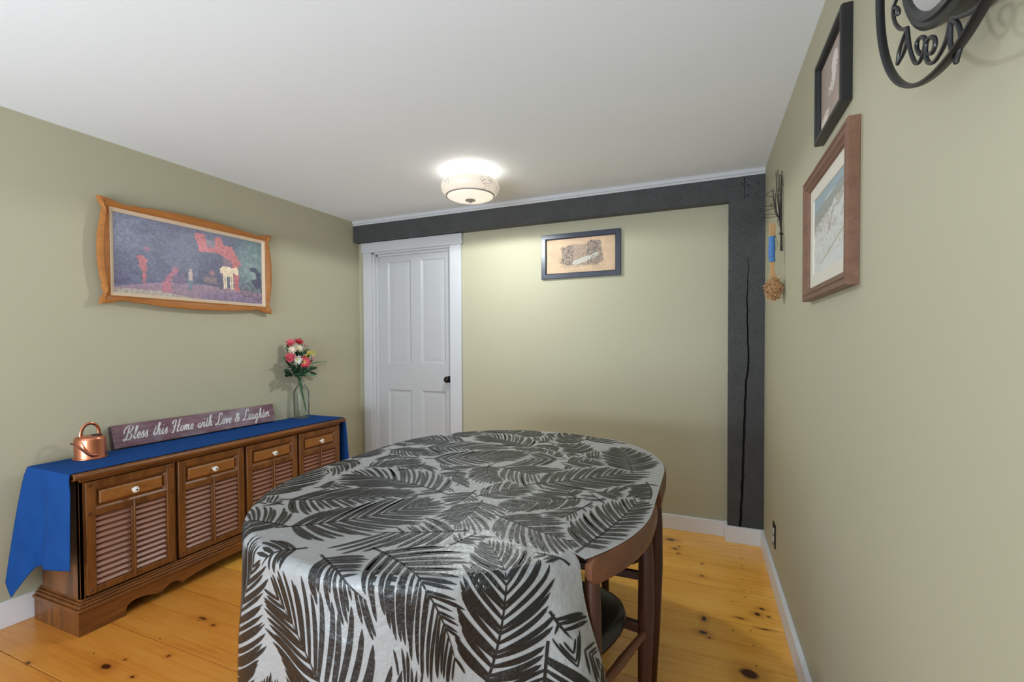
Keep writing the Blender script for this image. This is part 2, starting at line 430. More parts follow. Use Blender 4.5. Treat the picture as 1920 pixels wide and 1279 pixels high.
for a, b in ((WX0+.05, (WX0+WX1)/2-.03), ((WX0+WX1)/2+.03, WX1-.05)):
    MB().box((a, YF-.063, WZ0+.05), (b, YF-.057, WZ1-.05)).build('pane', 'glass', wn)

# ---- baseboards
PX0 = at(1365.5, 700, 'y', YB-.075).x                # left edge of the timber post
YP = YB-.078                                         # face of the post
BH = .094
b = MB().box((DX1+.1, YB-.02, 0), (PX0-.016, YB, BH)).build('baseboard_back', 'base_white', bevel=.002); struct(b)
b = MB().box((PX0-.016, YP-.02, 0), (XR, YP, BH+.004)); b.box((PX0-.016, YP, 0), (PX0+.0, YB, BH+.004))
struct(b.build('baseboard_post', 'base_white', bevel=.002))
b = MB().box((XR-.019, YF, 0), (XR, YP-.02, BH)).build('baseboard_right', 'base_white', bevel=.002); struct(b)
b = MB().prism([(WL(YF)+.018, YF), (WL(YB)+.018, YB), (WL(YB), YB), (WL(YF), YF)], 0, .112).build('baseboard_left', 'base_white', bevel=.002); struct(b)

# ---- dark timber beam, post and the block above the post
ZB0, ZB1 = 2.078, 2.216
YBM = YB-.072
def rough_board(mb, lo, hi, nx, nz, amp, seed, crack=None):
    """board whose front (-y) face and arrises are a little uneven"""
    x0, y0, z0 = lo; x1, y1, z1 = hi
    def fn(u, v):
        x = x0+(x1-x0)*u; z = z0+(z1-z0)*v
        nn = mnoise.noise(Vector((x*7+seed, z*7, seed)))*amp+mnoise.noise(Vector((x*40+seed, z*40, 3)))*amp*.25
        e = amp*.6*mnoise.noise(Vector((x*22, z*22, seed+9)))
        if u in (0., 1.): x += e
        if v in (0., 1.): z += e
        y = y0+nn
        return (x, y, z)
    us = [i/(nx-1) for i in range(nx)]
    vs = []; rows = []
    for j in range(nz):
        v = j/(nz-1); row = []
        for i in range(nx):
            p = list(fn(us[i], v))
            if crack: p = crack(p, us[i], v)
            row.append(len(vs)); vs.append(tuple(p))
        rows.append(row)
    fs = [(rows[j][i], rows[j][i+1], rows[j+1][i+1], rows[j+1][i]) for j in range(nz-1) for i in range(nx-1)]
    # sides back to the wall
    loop = rows[0][:]+[rows[j][-1] for j in range(1, nz)]+rows[-1][-2::-1]+[rows[j][0] for j in range(nz-2, 0, -1)]
    k = len(vs)
    vs += [(min(max(vs[i][0], x0), x1), y1, min(max(vs[i][2], z0), z1)) for i in loop]
    L = len(loop)
    fs += [(loop[i], loop[(i+1) % L], k+(i+1) % L, k+i) for i in range(L)]
    mb.add(vs, fs)
JX = at(1396, 350, 'y', YBM).x
bm_ = MB(); rough_board(bm_, (WL(YBM)+.004, YBM, ZB0), (JX-.002, YB, ZB1), 200, 12, .0025, 3.1)
bm_ = bm_.build('timber_beam', 'timber'); struct(bm_, 'charcoal painted rough beam along the top of the back wall')
bk = MB(); rough_board(bk, (JX+.001, YBM-.002, ZB0+.006), (XR-.001, YB, ZB1), 14, 12, .002, 8.1)
bk = bk.build('end_block', 'timber', bm_); 
for px, py in ((1391.5, 345), (1423, 343), (1404, 347), (1402, 366)):
    q = at(px, py, 'y', YBM-.004); MB((q.x, q.y, q.z), (1, 0, 0), (0, 0, 1), (0, -1, 0)).lathe([(.004, -.003), (.004, .001), (.0015, .003), (.0001, .003)], 8).build('nail_head', 'bronze', bm_)
CR = [(1403, 505), (1401, 560), (1402, 620), (1404, 680), (1399, 720), (1397, 770), (1394, 850), (1392, 920), (1388, 988)]
CRP = [(at(x, y, 'y', YP).z, at(x, y, 'y', YP).x) for x, y in CR][::-1]
def crack_x(z): return float(np.interp(z, [c[0] for c in CRP], [c[1] for c in CRP]))
def post_crack(p, u, v):
    z = p[2]; cx = crack_x(z)+.0012*math.sin(z*50); top = CRP[-1][0]
    wdt = .0075*max(0., min(1, (top+.06-z)/1.1))**.6
    d = p[0]-cx
    if wdt > 0 and abs(d) < .007:                     # snap the nearest columns onto the crack and push its bed in
        p[1] += .035*max(0, 1-abs(d)/max(wdt, .0015)) if abs(d) < max(wdt, .0015) else 0
    return p
pb = MB(); rough_board(pb, (PX0, YP, BH+.002), (XR-.001, YB, ZB0+.004), 120, 260, .0022, 5.7, post_crack)
struct(pb.build('timber_post', 'timber', smooth=60), 'charcoal painted cracked post in the right-hand corner')

# ---- white strip between ceiling and beam
cr = MB().box((WL(YBM)+.002, YBM-.012, ZB1+.012), (XR, YB, ZC)); cr.box((WL(YBM)+.002, YBM-.004, ZB1-.001), (XR, YB, ZB1+.013))
struct(cr.build('trim_1', 'white', bevel=.002), 'white strip between ceiling and beam')

# ---- door casing, jamb and four-panel door
YCF = YB-.022
cx0, cx1 = at(681.5, 600, 'y', YCF).x, at(865.5, 600, 'y', YCF).x
ix0, ix1 = DX0, DX1
cs = MB().box((cx0, YCF, 0), (ix0, YB, DZ)).build('trim_2', 'white', bevel=.003); struct(cs, 'white casing around the door')
MB().box((ix1, YCF, 0), (cx1-.004, YB, DZ)).build('casing_side', 'white', cs, bevel=.003)
MB().box((cx0-.012, YCF-.005, DZ), (cx1+.006, YB, ZB0-.003)).build('casing_head', 'white', cs, bevel=.002)
jb = MB().box((ix0, YB-.004, 0), (ix0+.018, YB+.13, DZ)); jb.box((ix1-.004, YB-.004, 0), (ix1+.012, YB+.13, DZ)); jb.box((ix0, YB-.004, DZ-.014), (ix1, YB+.13, DZ+.004))
jb.build('jamb', 'white', cs, bevel=.002)
st = MB().box((ix0+.018, YD-.018, 0), (ix0+.03, YD+.0, DZ-.014)); st.box((ix0+.018, YD-.018, DZ-.03), (ix1-.004, YD, DZ-.014))
st.build('stop', 'white', cs, bevel=.001)
d0, d1, dzt = ix0+.022, ix1-.007, DZ-.018
pxs = [at(727.5, 600, 'y', YD).x, at(771, 600, 'y', YD).x, at(789.5, 600, 'y', YD).x, at(836, 600, 'y', YD).x]
pzs = [.21, .835, 1.055, 1.915]
dr = MB()
TH = .036; T2 = YD+TH
for a, b, c, d in ((d0, pxs[0], .004, dzt), (pxs[3], d1, .004, dzt), (pxs[0], pxs[3], pzs[3], dzt), (pxs[0], pxs[3], pzs[1], pzs[2]), (pxs[0], pxs[3], .004, pzs[0]), (pxs[1], pxs[2], pzs[0], pzs[1]), (pxs[1], pxs[2], pzs[2], pzs[3])):
    dr.box((a, YD, c), (b, T2, d))
door = dr.build('door_1', 'door_white', smooth=0); struct(door, 'white four-panel door in white casing')
for a, b in ((pxs[0], pxs[1]), (pxs[2], pxs[3])):
    for c, d in ((pzs[0], pzs[1]), (pzs[2], pzs[3])):
        q = MB(((a+b)/2, YD, (c+d)/2), (1, 0, 0), (0, 0, 1), (0, -1, 0))
        q.ring(b-a, d-c, [(0, -.02), (0, .0005), (.004, -.001), (.012, -.009), (.020, -.0105), (.05, -.0075), (.05, -.02)])
        q.box((-(b-a)/2+.049, -(d-c)/2+.049, -.02), ((b-a)/2-.049, (d-c)/2-.049, -.0075))
        q.build('door_panel', 'door_white', door, smooth=0)
kq = at(838.5, 712, 'y', YD-.035)
kb = MB((kq.x, YD, kq.z), (1, 0, 0), (0, 0, 1), (0, -1, 0))
kb.lathe([(.0001, .062), (.012, .060), (.022, .053), (.026, .044), (.022, .033), (.010, .026), (.008, .012), (.008, .006), (.024, .005), (.027, .001), (.027, -.001)], 24)
kb.build('door_knob', 'bronze', door)
for z in (.3, 1.75):
    MB().lathe([(.006, z-.045), (.006, z+.045)], 10, (d0-.004, YD-.004)).build('hinge', 'white', door)

# ================================================================== FURNITURE
# ---- sideboard with four louvred doors
SX0, SXB, SXD = WL(1.05)+.03, -2.428, -2.414        # back, face frame, door faces
SY0, SY1 = 1.078, 2.585
sb = thing('sideboard', (-2.58, 1.83, 0), 'long low walnut sideboard with four louvred doors', 'sideboard')
ZT = .683
cz = MB()
cz.box((SX0+.03, SY0, .12), (SXB, SY0+.02, .655)); cz.build('side_panel', 'walnut', sb, bevel=.002)
MB().box((SX0+.03, SY1-.02, .12), (SXB, SY1, .655)).build('side_panel', 'walnut', sb, bevel=.002)
MB().box((SX0+.03, SY0+.02, .12), (SXB-.022, SY1-.02, .14)).build('bottom_panel', 'walnut', sb)
MB().box((SX0+.03, SY0+.02, .14), (SX0+.04, SY1-.02, .655)).build('back_panel', 'walnut', sb)
DW, DP = .3545, .3735
dy0 = [1.0965+i*DP for i in range(4)]
ff = MB(); xs = [SY0]+[v for d in dy0 for v in (d-.004, d+DW+.004)]+[SY1]
for i in range(0, len(xs), 2): ff.box((SXB-.02, xs[i], .14), (SXB, xs[i+1], .655))
ff.box((SXB-.02, SY0, .638), (SXB, SY1, .655)); ff.build('face_frame', 'walnut', sb, bevel=.0015)
tp = MB().box((SX0+.015, 1.052, .655), (-2.405, 2.612, ZT)); tp.build('top', 'walnut_h', sb, bevel=.003)
lp = MB((0, 0, 0)); lp.tube([(-2.404, 1.05, .669), (-2.404, 2.614, .669)], .0135, 12); lp.box((-2.42, 1.05, .6575), (-2.400, 2.614, .682)); lp.build('top_lip', 'walnut_h', sb, bevel=.002)
ml = MB().box((SXB-.02, SY0+.0, .640), (SXB+.010, SY1, .656)); ml.build('top_moulding', 'walnut_h', sb, bevel=.004)
# plinth with scalloped apron
half = [(1.057, 0), (1.226, 0), (1.2275, .012), (1.2285, .035), (1.240, .047), (1.262, .056), (1.300, .053), (1.335, .042), (1.360, .034), (1.378, .036), (1.396, .047),
        (1.415, .056), (1.435, .057), (1.452, .050), (1.466, .038), (1.473, .0335), (1.490, .040), (1.53, .049), (1.60, .056), (1.70, .060), (1.835, .061)]
half = half[:2]+[(p.x, p.y) for p in catmull([(a, b, 0) for a, b in half[2:]], 3)]
bot = half+[(3.67-y, z) for y, z in half[::-1][1:]]
pl = MB((0, 0, 0), (0, 1, 0), (0, 0, 1), (1, 0, 0)); pl.prism(bot+[(2.613, .10), (1.057, .10)], -2.418, -2.398); pl.build('apron', 'walnut_h', sb, smooth=30)
for y in (1.057, 2.595):
    MB().box((SX0+.012, y, 0), (-2.418, y+.018, .10)).build('plinth_side', 'walnut', sb, bevel=.001)
pmd = MB()
for x, dz0, dz1, o in ((-2.392, .098, .112, .006), (-2.400, .112, .124, -.002), (-2.408, .124, .133, -.010), (-2.418, .133, .141, -.018)):
    pmd.box((SX0+.01, 1.057-o, dz0), (x, 2.613+o, dz1))
pmd.build('plinth_moulding', 'walnut_h', sb, bevel=.003)
# doors
ZD0, ZD1, RL = .151, .637, .034
rails = ((ZD1-.033, ZD1), (.484, .514), (ZD0, .180))
slat0 = rod0 = stud0 = None
npitch = 12; op0, op1 = .180, .484; pit = (op1-op0)/npitch
for i, y0 in enumerate(dy0):
    y1 = y0+DW; yc = (y0+y1)/2
    f = MB(); f.box((SXB-.004, y0, ZD0), (SXD, y0+RL, ZD1)); f.box((SXB-.004, y1-RL, ZD0), (SXD, y1, ZD1))
    for a, b in rails: f.box((SXB-.004, y0+RL, a), (SXD-.001, y1-RL, b))
    f.box((SXB-.004, yc-.006, op0), (SXD-.006, yc+.006, op1))
    df = f.build('door', 'walnut', sb, bevel=.0025)
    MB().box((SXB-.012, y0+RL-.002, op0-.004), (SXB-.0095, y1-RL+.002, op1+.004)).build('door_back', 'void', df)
    fp = MB((SXB, yc, .559), (0, 1, 0), (0, 0, 1), (1, 0, 0)); W, H = DW-2*RL, .090
    fp.ring(W, H, [(0, -.008), (0, .011), (.006, .007), (.012, -.002), (.018, -.002), (.018, -.008)])
    fp.build('drawer_moulding', 'walnut_h', df, smooth=0)
    fp = MB((SXB, yc, .559), (0, 1, 0), (0, 0, 1), (1, 0, 0)); fp.ring(W-.034, H-.034, [(0, -.006), (0, .006), (.005, .010), (.006, -.006)]); fp.box((-W/2+.0225, -H/2+.0225, -.006), (W/2-.0225, H/2-.0225, .010))
    fp.build('drawer_front', 'burl', df, smooth=0)
    kn = MB((SXB+.010, yc, .559), (0, 1, 0), (0, 0, 1), (1, 0, 0)); kn.lathe([(.006, -.001), (.005, .008), (.006, .011), (.0125, .016), (.0145, .022), (.0125, .027), (.006, .030), (.0001, .0305)], 20); k_ = kn.build('knob', 'knob', df)
    MB((SXB+.0405, yc, .559), (0, 1, 0), (0, 0, 1), (1, 0, 0)).lathe([(.004, -.001), (.0035, .0015), (.0001, .002)], 10).build('knob_screw', 'bronze', df)
    half_w = (yc-.006-(y0+RL))/2
    for sgn in (-1, 1):
        ym = (y0+RL+half_w) if sgn < 0 else (y1-RL-half_w)
        for j in range(npitch):
            z = op0+pit*(j+.5)
            loc = Vector((SXB-.001, ym, z))-root_of(sb).location
            if slat0 is None:
                t = math.radians(47)
                q = MB(); q.obox((0, 0, 0), (math.cos(t)*.0132, 0, -math.sin(t)*.0132), (0, half_w-.0004, 0), (math.sin(t)*.0030, 0, math.cos(t)*.0030))
                slat0 = q.build('slat', 'slat', None, bevel=.0018); slat0.parent = df; slat0.location = loc
            else: share(slat0, 'slat', df, loc)
    loc = Vector((SXD, yc, 0))-root_of(sb).location
    if rod0 is None:
        q = MB(); q.box((.000, -.0045, .168), (.010, .0045, .512)); rod0 = q.build('tilt_rod', 'walnut', None, bevel=.003); rod0.parent = df; rod0.location = loc
    else: share(rod0, 'tilt_rod', df, loc)
    for zz in (ZD1-.016, .499, ZD0+.018):
        for yy in (y0+.014, y1-.014):
            loc = Vector((SXD, yy, zz))-root_of(sb).location
            if stud0 is None:
                q = MB((0, 0, 0), (0, 1, 0), (0, 0, 1), (1, 0, 0)); q.lathe([(.0066, -.001), (.006, .002), (.004, .0042), (.0001, .005)], 10)
                stud0 = q.build('stud', 'stud', None); stud0.parent = df; stud0.location = loc
            else: share(stud0, 'stud', df, loc)

# ---- blue runner on the sideboard
ZR = ZT+.0035
RX0, RX1 = SX0+.018, -2.4145
RY0, RY1 = 1.046, 2.618
def runner(u, v):
    """u: back to front, v: along the length, left tail, top, right tail"""
    x = RX0+(RX1-RX0)*u
    s = 1-u
    if v < .36:                                       # left tail
        t = 1-v/.36
        hem = float(np.interp(s, [0, .12, .3, .5, .6, .72, .86, 1], [.300, .294, .290, .285, .275, .21, .150, .21]))
        z = ZR-t*(ZR-hem)
        fl = .012+.066*s**1.6
        y = RY0-.004-fl*t**.8-.012*math.sin(s*9+.6)*t-.022*t*math.exp(-((s-.33)/.13)**2)+.016*t*math.exp(-((s-.55)/.07)**2)
        x2 = x+(.014+.022*t)*max(0, 1-s/.35)*min(1, t*5)-.03*t*s*(1-s)
        if t < .06: z = ZR-.002*t/.06; y = RY0+.006-(t/.06)*.010
        return (x2, y, z)
    if v > .82:                                       # right tail
        t = (v-.82)/.18
        y = RY1+.004+.012*min(1, t*8)+.016*t+.006*math.sin(u*14)*t
        return (x+.012*t*u, y, ZR-.36*t if t > .02 else ZR)
    t = (v-.36)/.46
    return (x, RY0+.006+(RY1-RY0-.008)*t, ZR+.0008*mnoise.noise(Vector((x*9, t*22, 1)))+.0005)
rn = MB().grid(runner, 46, 150)
rn = rn.build('table_runner', 'blue', origin=(-2.58, 1.83, ZR), solid=.002, smooth=60)
tag(rn, 'plain blue cloth draped over the top and ends of the sideboard', 'cloth')

# ---- copper watering can
cx_, cy_ = -2.672, 1.236; z0 = ZR+.0022
wc = thing('watering_can', (cx_, cy_, z0), 'small copper watering can with loop handle on blue cloth', 'watering can')
b = MB((cx_, cy_, z0)); b.lathe([(.0001, .0), (.062, 0), (.063, .003), (.0595, .0035), (.0585, .006), (.0585, .088), (.0565, .097), (.051, .1025), (.044, .1045), (.0001, .106)], 48); b.build('body', 'copper', wc)
b = MB((cx_, cy_, z0)); b.lathe([(.058, .0), (.0655, 0), (.066, .002), (.0655, .004), (.058, .0045)], 48); b.build('base_rim', 'copper', wc)
b = MB((cx_+.012, cy_+.020, z0)); b.lathe([(.024, .103), (.0245, .1072), (.0225, .1078), (.0001, .1076)], 28, ex=.8); b.build('filling_hole', 'black', wc)
hp = []
for k in range(25):
    t = math.pi*k/24; hp.append((-.004+.0*t, -.036*math.cos(t)+.002, .100+.062*math.sin(t)**.75))
b = MB((cx_, cy_, z0)); b.tube(hp, .0056, 10, flat=1.25); b.build('handle', 'copper', wc)
sp = catmull([(.056, -.004, .018), (.058, -.026, .022), (.054, -.045, .042), (.046, -.064, .067), (.040, -.076, .082), (.036, -.088, .086)], 6)
b = MB((cx_, cy_, z0)); b.tube(sp, [.0075-.003*min(1, k/22) for k in range(len(sp))], 10); b.build('spout', 'copper', wc)
b = MB((cx_, cy_, z0)); q = sp[-1]; b.tube([q, q+(sp[-1]-sp[-2]).normalized()*.0015], .0035, 10); b.build('spout_opening', 'black', wc)

# ---- wooden sign with script lettering
sy0, sy1 = 1.362, 2.292; lean = math.radians(14)
sgz = ZR+.0024+.030*math.sin(lean); sgx = -2.722
ssl = math.atan(.020)
up_ = Vector((-math.sin(lean), 0, math.cos(lean))); alongv = Vector((math.sin(ssl), math.cos(ssl), 0)); nrm = alongv.cross(up_); 
if nrm.x < 0: nrm = -nrm
SL, SH, STK = sy1-sy0, .118, .030
sO = Vector((sgx, (sy0+sy1)/2, sgz))
sg = thing('wooden_sign', tuple(sO), 'mauve distressed wooden sign with white script lettering', 'sign')
b = MB(sO, alongv, up_, nrm); b.box((-SL/2, 0, -STK), (SL/2, SH, 0)); b.build('board', 'sign', sg, bevel=.0015)
b = MB(sO, alongv, up_, nrm); b.box((-SL/2-.0012, .001, -STK+.001), (-SL/2, SH-.001, -.001)); b.build('shaded_end_grain', 'sign_end', sg)  # left end only: end grain, with shade darkened into its colour
GL = {
 'l': (.50, [[(0, .2), (.3, 1.1), (.44, 1.85), (.32, 2.02), (.2, 1.6), (.16, .4), (.26, .02), (.5, .25)]]),
 'e': (.60, [[(0, .25), (.38, .5), (.5, .82), (.34, 1.0), (.12, .75), (.1, .3), (.3, .0), (.6, .25)]]),
 's': (.55, [[(0, .25), (.28, .85), (.36, 1.08), (.40, .7), (.46, .3), (.28, .0), (.08, .12)], [(.30, .02), (.55, .25)]]),
 't': (.48, [[(0, .25), (.22, .9), (.28, 1.65), (.2, .5), (.28, .02), (.48, .25)], [(.0, 1.08), (.5, 1.1)]]),
 'h': (.85, [[(0, .2), (.28, 1.1), (.42, 1.85), (.30, 2.02), (.19, 1.5), (.14, 0)], [(.15, .3), (.34, .9), (.5, 1.0), (.56, .78), (.52, .2), (.62, .02), (.85, .25)]]),
 'i': (.42, [[(0, .25), (.18, 1.0), (.14, .25), (.24, .02), (.42, .25)], [(.20, 1.42), (.23, 1.52)]]),
 'o': (.66, [[(.34, 1.0), (.1, .75), (.08, .25), (.28, 0), (.5, .28), (.5, .75), (.34, 1.0), (.5, .84), (.7, .86)]]),
 'm': (1.10, [[(0, .3), (.14, 1.0), (.12, 0)], [(.13, .35), (.3, .9), (.43, 1), (.48, .8), (.45, 0)], [(.46, .35), (.63, .9), (.76, 1), (.82, .8), (.78, .2), (.88, .02), (1.1, .25)]]),
 'w': (1.05, [[(0, .3), (.14, 1.0), (.1, .3), (.24, 0), (.44, .3), (.5, 1.0), (.46, .3), (.6, 0), (.8, .35), (.86, .95), (.95, .82), (1.1, .9)]]),
 'v': (.66, [[(0, .5), (.12, 1.0), (.2, .6), (.24, 0), (.46, .5), (.5, .98), (.58, .84), (.72, .9)]]),
 'a': (.78, [[(.5, .88), (.3, 1), (.08, .68), (.1, .1), (.28, 0), (.46, .4), (.52, 1.0), (.48, .2), (.58, .02), (.78, .25)]]),
 'u': (.78, [[(0, .3), (.14, 1.0), (.1, .22), (.26, 0), (.46, .4), (.52, 1.0), (.48, .2), (.6, .02), (.78, .25)]]),
 'g': (.78, [[(.5, .88), (.3, 1), (.08, .68), (.1, .1), (.28, 0), (.46, .4), (.52, 1.0), (.48, -.4), (.36, -.9), (.14, -.78), (.3, -.3), (.78, .25)]]),
 'r': (.66, [[(0, .3), (.12, 1.0), (.2, 1.1), (.32, .92), (.44, .95), (.38, .3), (.48, .02), (.66, .25)]]),
 'B': (1.40, [[(.62, 1.95), (.5, 1.0), (.38, .2), (.18, -.12), (-.02, .05), (.1, .3)], [(-.05, 1.0), (-.12, 1.5), (.2, 2.0), (.7, 2.18), (1.12, 1.98), (1.1, 1.5), (.78, 1.15), (.5, 1.06), (.9, 1.0), (1.14, .62), (1.0, .12), (.6, -.02), (.36, .2)]]),
 'H': (1.42, [[(.02, 1.35), (-.12, 1.65), (.15, 2.0), (.46, 1.98), (.42, 1.3), (.3, .3), (.12, -.05), (-.1, .1)], [(1.38, 2.15), (1.14, 1.95), (1.04, 1.1), (.92, .25), (1.02, 0), (1.3, .25)], [(.08, .92), (.45, 1.08), (.9, 1.0), (1.3, 1.15)]]),
 'L': (1.22, [[(.98, 1.72), (1.0, 2.05), (.72, 2.14), (.5, 1.8), (.46, 1.2), (.38, .5), (.2, .08), (-.05, .02), (-.12, .2), (.1, .3), (.45, .12), (.8, -.02), (1.18, .3)]]),
 '&': (1.05, [[(.95, .05), (.55, .55), (.25, 1.2), (.4, 1.65), (.66, 1.5), (.55, 1.1), (.12, .65), (.1, .15), (.4, -.02), (.75, .35), (.9, .8), (.7, .85)]]),
}
text = 'Bless this Home with Love & Laughter'
def text_width(t): return sum(.80 if ch == ' ' else GL[ch][0]+.05 for ch in t)
TW = text_width(text)+.35; sc = (SL-.075)/TW; sv = sc*1.12
cur = -SL/2+.042; base = .036
tx = MB(sO, alongv, up_, nrm); layer = 0
for ch in text:
    if ch == ' ': cur += .80*sc; continue
    adv, strokes = GL[ch]
    for stx in strokes:
        pts = catmull([(x, y, 0) for x, y in stx], 6); L = []
        for p in pts: L.append(Vector((cur+sc*p.x+sv*p.y*.30, base+sv*p.y, 0)))
        k = len(L); vs = []; layer += 1; zz = .0010+.00004*(layer % 5)
        wide = (.0042 if ch in 'BHL' else .0038) if ch != '&' else .0062
        for j in range(k):
            t = (L[min(j+1, k-1)]-L[max(j-1, 0)]).normalized()
            down = abs(t.y*.95+t.x*.3)
            wd = .0011+wide*.5*down**1.6
            if j in (0, k-1): wd *= .5
            nn = Vector((-t.y, t.x, 0))
            vs += [tuple(L[j]+nn*wd+Vector((0, 0, zz))), tuple(L[j]-nn*wd+Vector((0, 0, zz)))]
        tx.add(vs, [(2*j, 2*j+1, 2*j+3, 2*j+2) for j in range(k-1)])
    cur += (adv+.05)*sc
tx = tx.build('lettering', 'lettering', sg, smooth=0)

# ---- glass bottle vase and its bunch of flowers
vq = at(564, 779, 'z', ZR); vx, vy = -2.675, 2.478
vz = ZR+.0024
vs_ = thing('glass_vase', (vx, vy, vz), 'clear glass bottle vase at the end of the blue cloth', 'vase')
R_ = .053
out = [(.0001, 0), (R_-.004, 0), (R_, .004), (R_, .185), (R_-.004, .203), (R_-.016, .222), (R_-.027, .236), (.0205, .247), (.0195, .262), (.0215, .266)]
inn = [(.0185, .266), (.0165, .262), (.0175, .248), (R_-.030, .237), (R_-.019, .221), (R_-.0065, .203), (R_-.0028, .185), (R_-.0028, .012), (R_-.008, .008), (.0001, .010)]
MB((vx, vy, vz)).lathe(out+inn, 40).build('glass_body', 'glass', vs_, smooth=50)
bq = thing('flower_bouquet', (vx, vy, vz+.012), 'bunch of red, pink and white daisies with green leaves', 'flowers')
for k, c in (('stem_green', (52, 92, 52)), ('leaf_green', (30, 66, 44)), ('leaf_pale', (92, 132, 98)), ('p_red', (198, 34, 58)), ('p_rose', (214, 92, 104)), ('p_pink', (222, 140, 150)), ('p_cream', (226, 212, 190)),
             ('p_white', (222, 226, 218)), ('p_yellow', (214, 196, 70)), ('p_core', (226, 164, 78)), ('dry_leaf', (92, 84, 52))):
    M[k] = plain(k, c, .6, .12, 60)
def V3(px, py, dx=0): return at(px, py, 'x', vx+dx)
top_b = V3(562, 716)
bot_b = Vector((vx+.012, vy+.030, vz+.045))
q = MB(); q.tube([bot_b, bot_b.lerp(top_b, .35), bot_b.lerp(top_b, .7), top_b+Vector((0, 0, .01))], [.0032, .0045, .0075, .011], 10); q.build('stem', 'stem_green', bq)
def petal_mesh(mb, c, d, nrm, ln, wd, cup=.25):
    """one pointed petal or leaf from c along d, curving towards nrm"""
    d = d.normalized(); side = d.cross(nrm).normalized(); up2 = side.cross(d)
    vs = []; K = 5
    for j in range(K):
        t = j/(K-1); wv = wd*math.sin(math.pi*min(.985, .12+.86*t))**.8
        p = c+d*(ln*t)+up2*(cup*ln*t*t)
        vs += [tuple(p-side*wv), tuple(p+up2*(-wv*.25)), tuple(p+side*wv)]
    mb.add(vs, [f for j in range(K-1) for f in ((3*j, 3*j+1, 3*j+4, 3*j+3), (3*j+1, 3*j+2, 3*j+5, 3*j+4))])
def flower(px, py, dx, rad, n, mat, layers=1, face=(.8, -.45, .35), core='p_core', cr_=.26, wide=.2):
    c = V3(px, py, dx); nn = Vector(face).normalized(); a = nn.orthogonal().normalized(); b_ = nn.cross(a)
    mb = MB()
    for L in range(layers):
        for k in range(n):
            t = 2*math.pi*(k+.5*L)/n+rnd.uniform(-.1, .1)
            d = a*math.cos(t)+b_*math.sin(t)+nn*(.12+.35*L)
            petal_mesh(mb, c+nn*.002*L, d, nn, rad*(1-.22*L)*rnd.uniform(.9, 1.08), rad*wide, .18)
    o = mb.build('flower_head', mat, bq, smooth=50)
    if core: 
        e = MB(c, a, b_, nn); e.lathe([(rad*cr_, -.001), (rad*cr_*1.05, .003), (rad*cr_*.7, .007), (.0001, .0085)], 14); e.build('flower_center', core, o)
    s = MB(); mid = c.lerp(top_b, .55)+Vector((-.006, 0, -.008)); s.tube(catmull([c-nn*.002, mid, top_b], 4), .0018, 6); s.build('flower_stem', 'stem_green', bq)
flower(570, 679, .045, .050, 16, 'p_red', 1, (.85, -.42, .3), cr_=.24, wide=.13)
flower(570, 679, .046, .036, 12, 'p_rose', 1, (.85, -.42, .3), None, wide=.12)
flower(543, 671, .03, .036, 12, 'p_rose', 3, (.75, -.6, .3), None, wide=.28)
flower(547, 668, .028, .03, 10, 'p_pink', 2, (.8, -.3, .5), None, wide=.28)
flower(545, 644, .0, .040, 12, 'p_rose', 2, (.5, -.5, .7), 'p_red', .3, wide=.13)
flower(560, 642, .01, .038, 12, 'p_red', 2, (.6, -.2, .75), None, wide=.14)
flower(571, 647, -.01, .036, 9, 'p_pink', 1, (.5, .3, .8), None, wide=.12)
flower(560, 654, .025, .034, 10, 'p_cream', 2, (.8, -.3, .5), 'p_yellow', .2)
flower(548, 656, .02, .033, 9, 'p_cream', 2, (.7, -.6, .4), None)
flower(557, 675, .03, .038, 12, 'p_white', 2, (.8, -.5, .2), 'p_yellow', .2)
flower(580, 665, .01, .034, 11, 'p_white', 2, (.7, .2, .6), 'p_yellow', .2)
flower(585, 671, .01, .03, 10, 'p_pink', 1, (.7, .4, .4), None)
r2 = random.Random(11)
for k in range(74):                                   # leaves of the bunch
    px = r2.gauss(562, 13); py = 708-abs(r2.gauss(0, 1))*14-4
    if k > 50: px = r2.gauss(558, 10); py = r2.uniform(650, 690)
    px = min(586, max(538, px)); c = V3(px, py, r2.uniform(-.03, .045) if k <= 50 else r2.uniform(-.03, .0))
    d = (c-top_b).normalized()+Vector((r2.uniform(.0, .5), r2.uniform(-.4, .4), r2.uniform(-.7, .15)))
    mb = MB(); petal_mesh(mb, c-d.normalized()*.02, d, Vector((.6, -.2, .7)), r2.uniform(.045, .07), r2.uniform(.011, .018), -.2)
    mb.build('leaf', 'leaf_green' if r2.random() < .75 else 'leaf_pale', bq, smooth=60)
for pts, mat, rr in (([(566, 690), (578, 684), (592, 680), (611, 678)], 'leaf_pale', .0012), ([(568, 695), (584, 688), (598, 685), (608, 684)], 'dry_leaf', .0014),
                     ([(560, 690), (550, 680), (538, 674), (530, 673)], 'leaf_pale', .0012), ([(563, 690), (572, 670), (580, 661), (590, 660)], 'p_yellow', .0012),
                     ([(562, 700), (548, 704), (542, 712)], 'leaf_pale', .0015), ([(562, 690), (564, 655), (563, 634)], 'stem_green', .0015), ([(562, 690), (570, 660), (578, 647)], 'stem_green', .0015)):
    P = catmull([V3(x, y, .02) for x, y in pts], 6); mb = MB(); mb.tube(P, rr, 6)
    for j in range(6, len(P), 1):
        if len(pts) == 4 and mat != 'dry_leaf':
            for s_ in (-1, 1): petal_mesh(mb, P[j], Vector((r2.uniform(-.2, .6), r2.uniform(-.6, .9), s_*.9)), Vector((1, 0, .2)), .011, .0038, .1)
    mb.build('sprig', mat, bq)
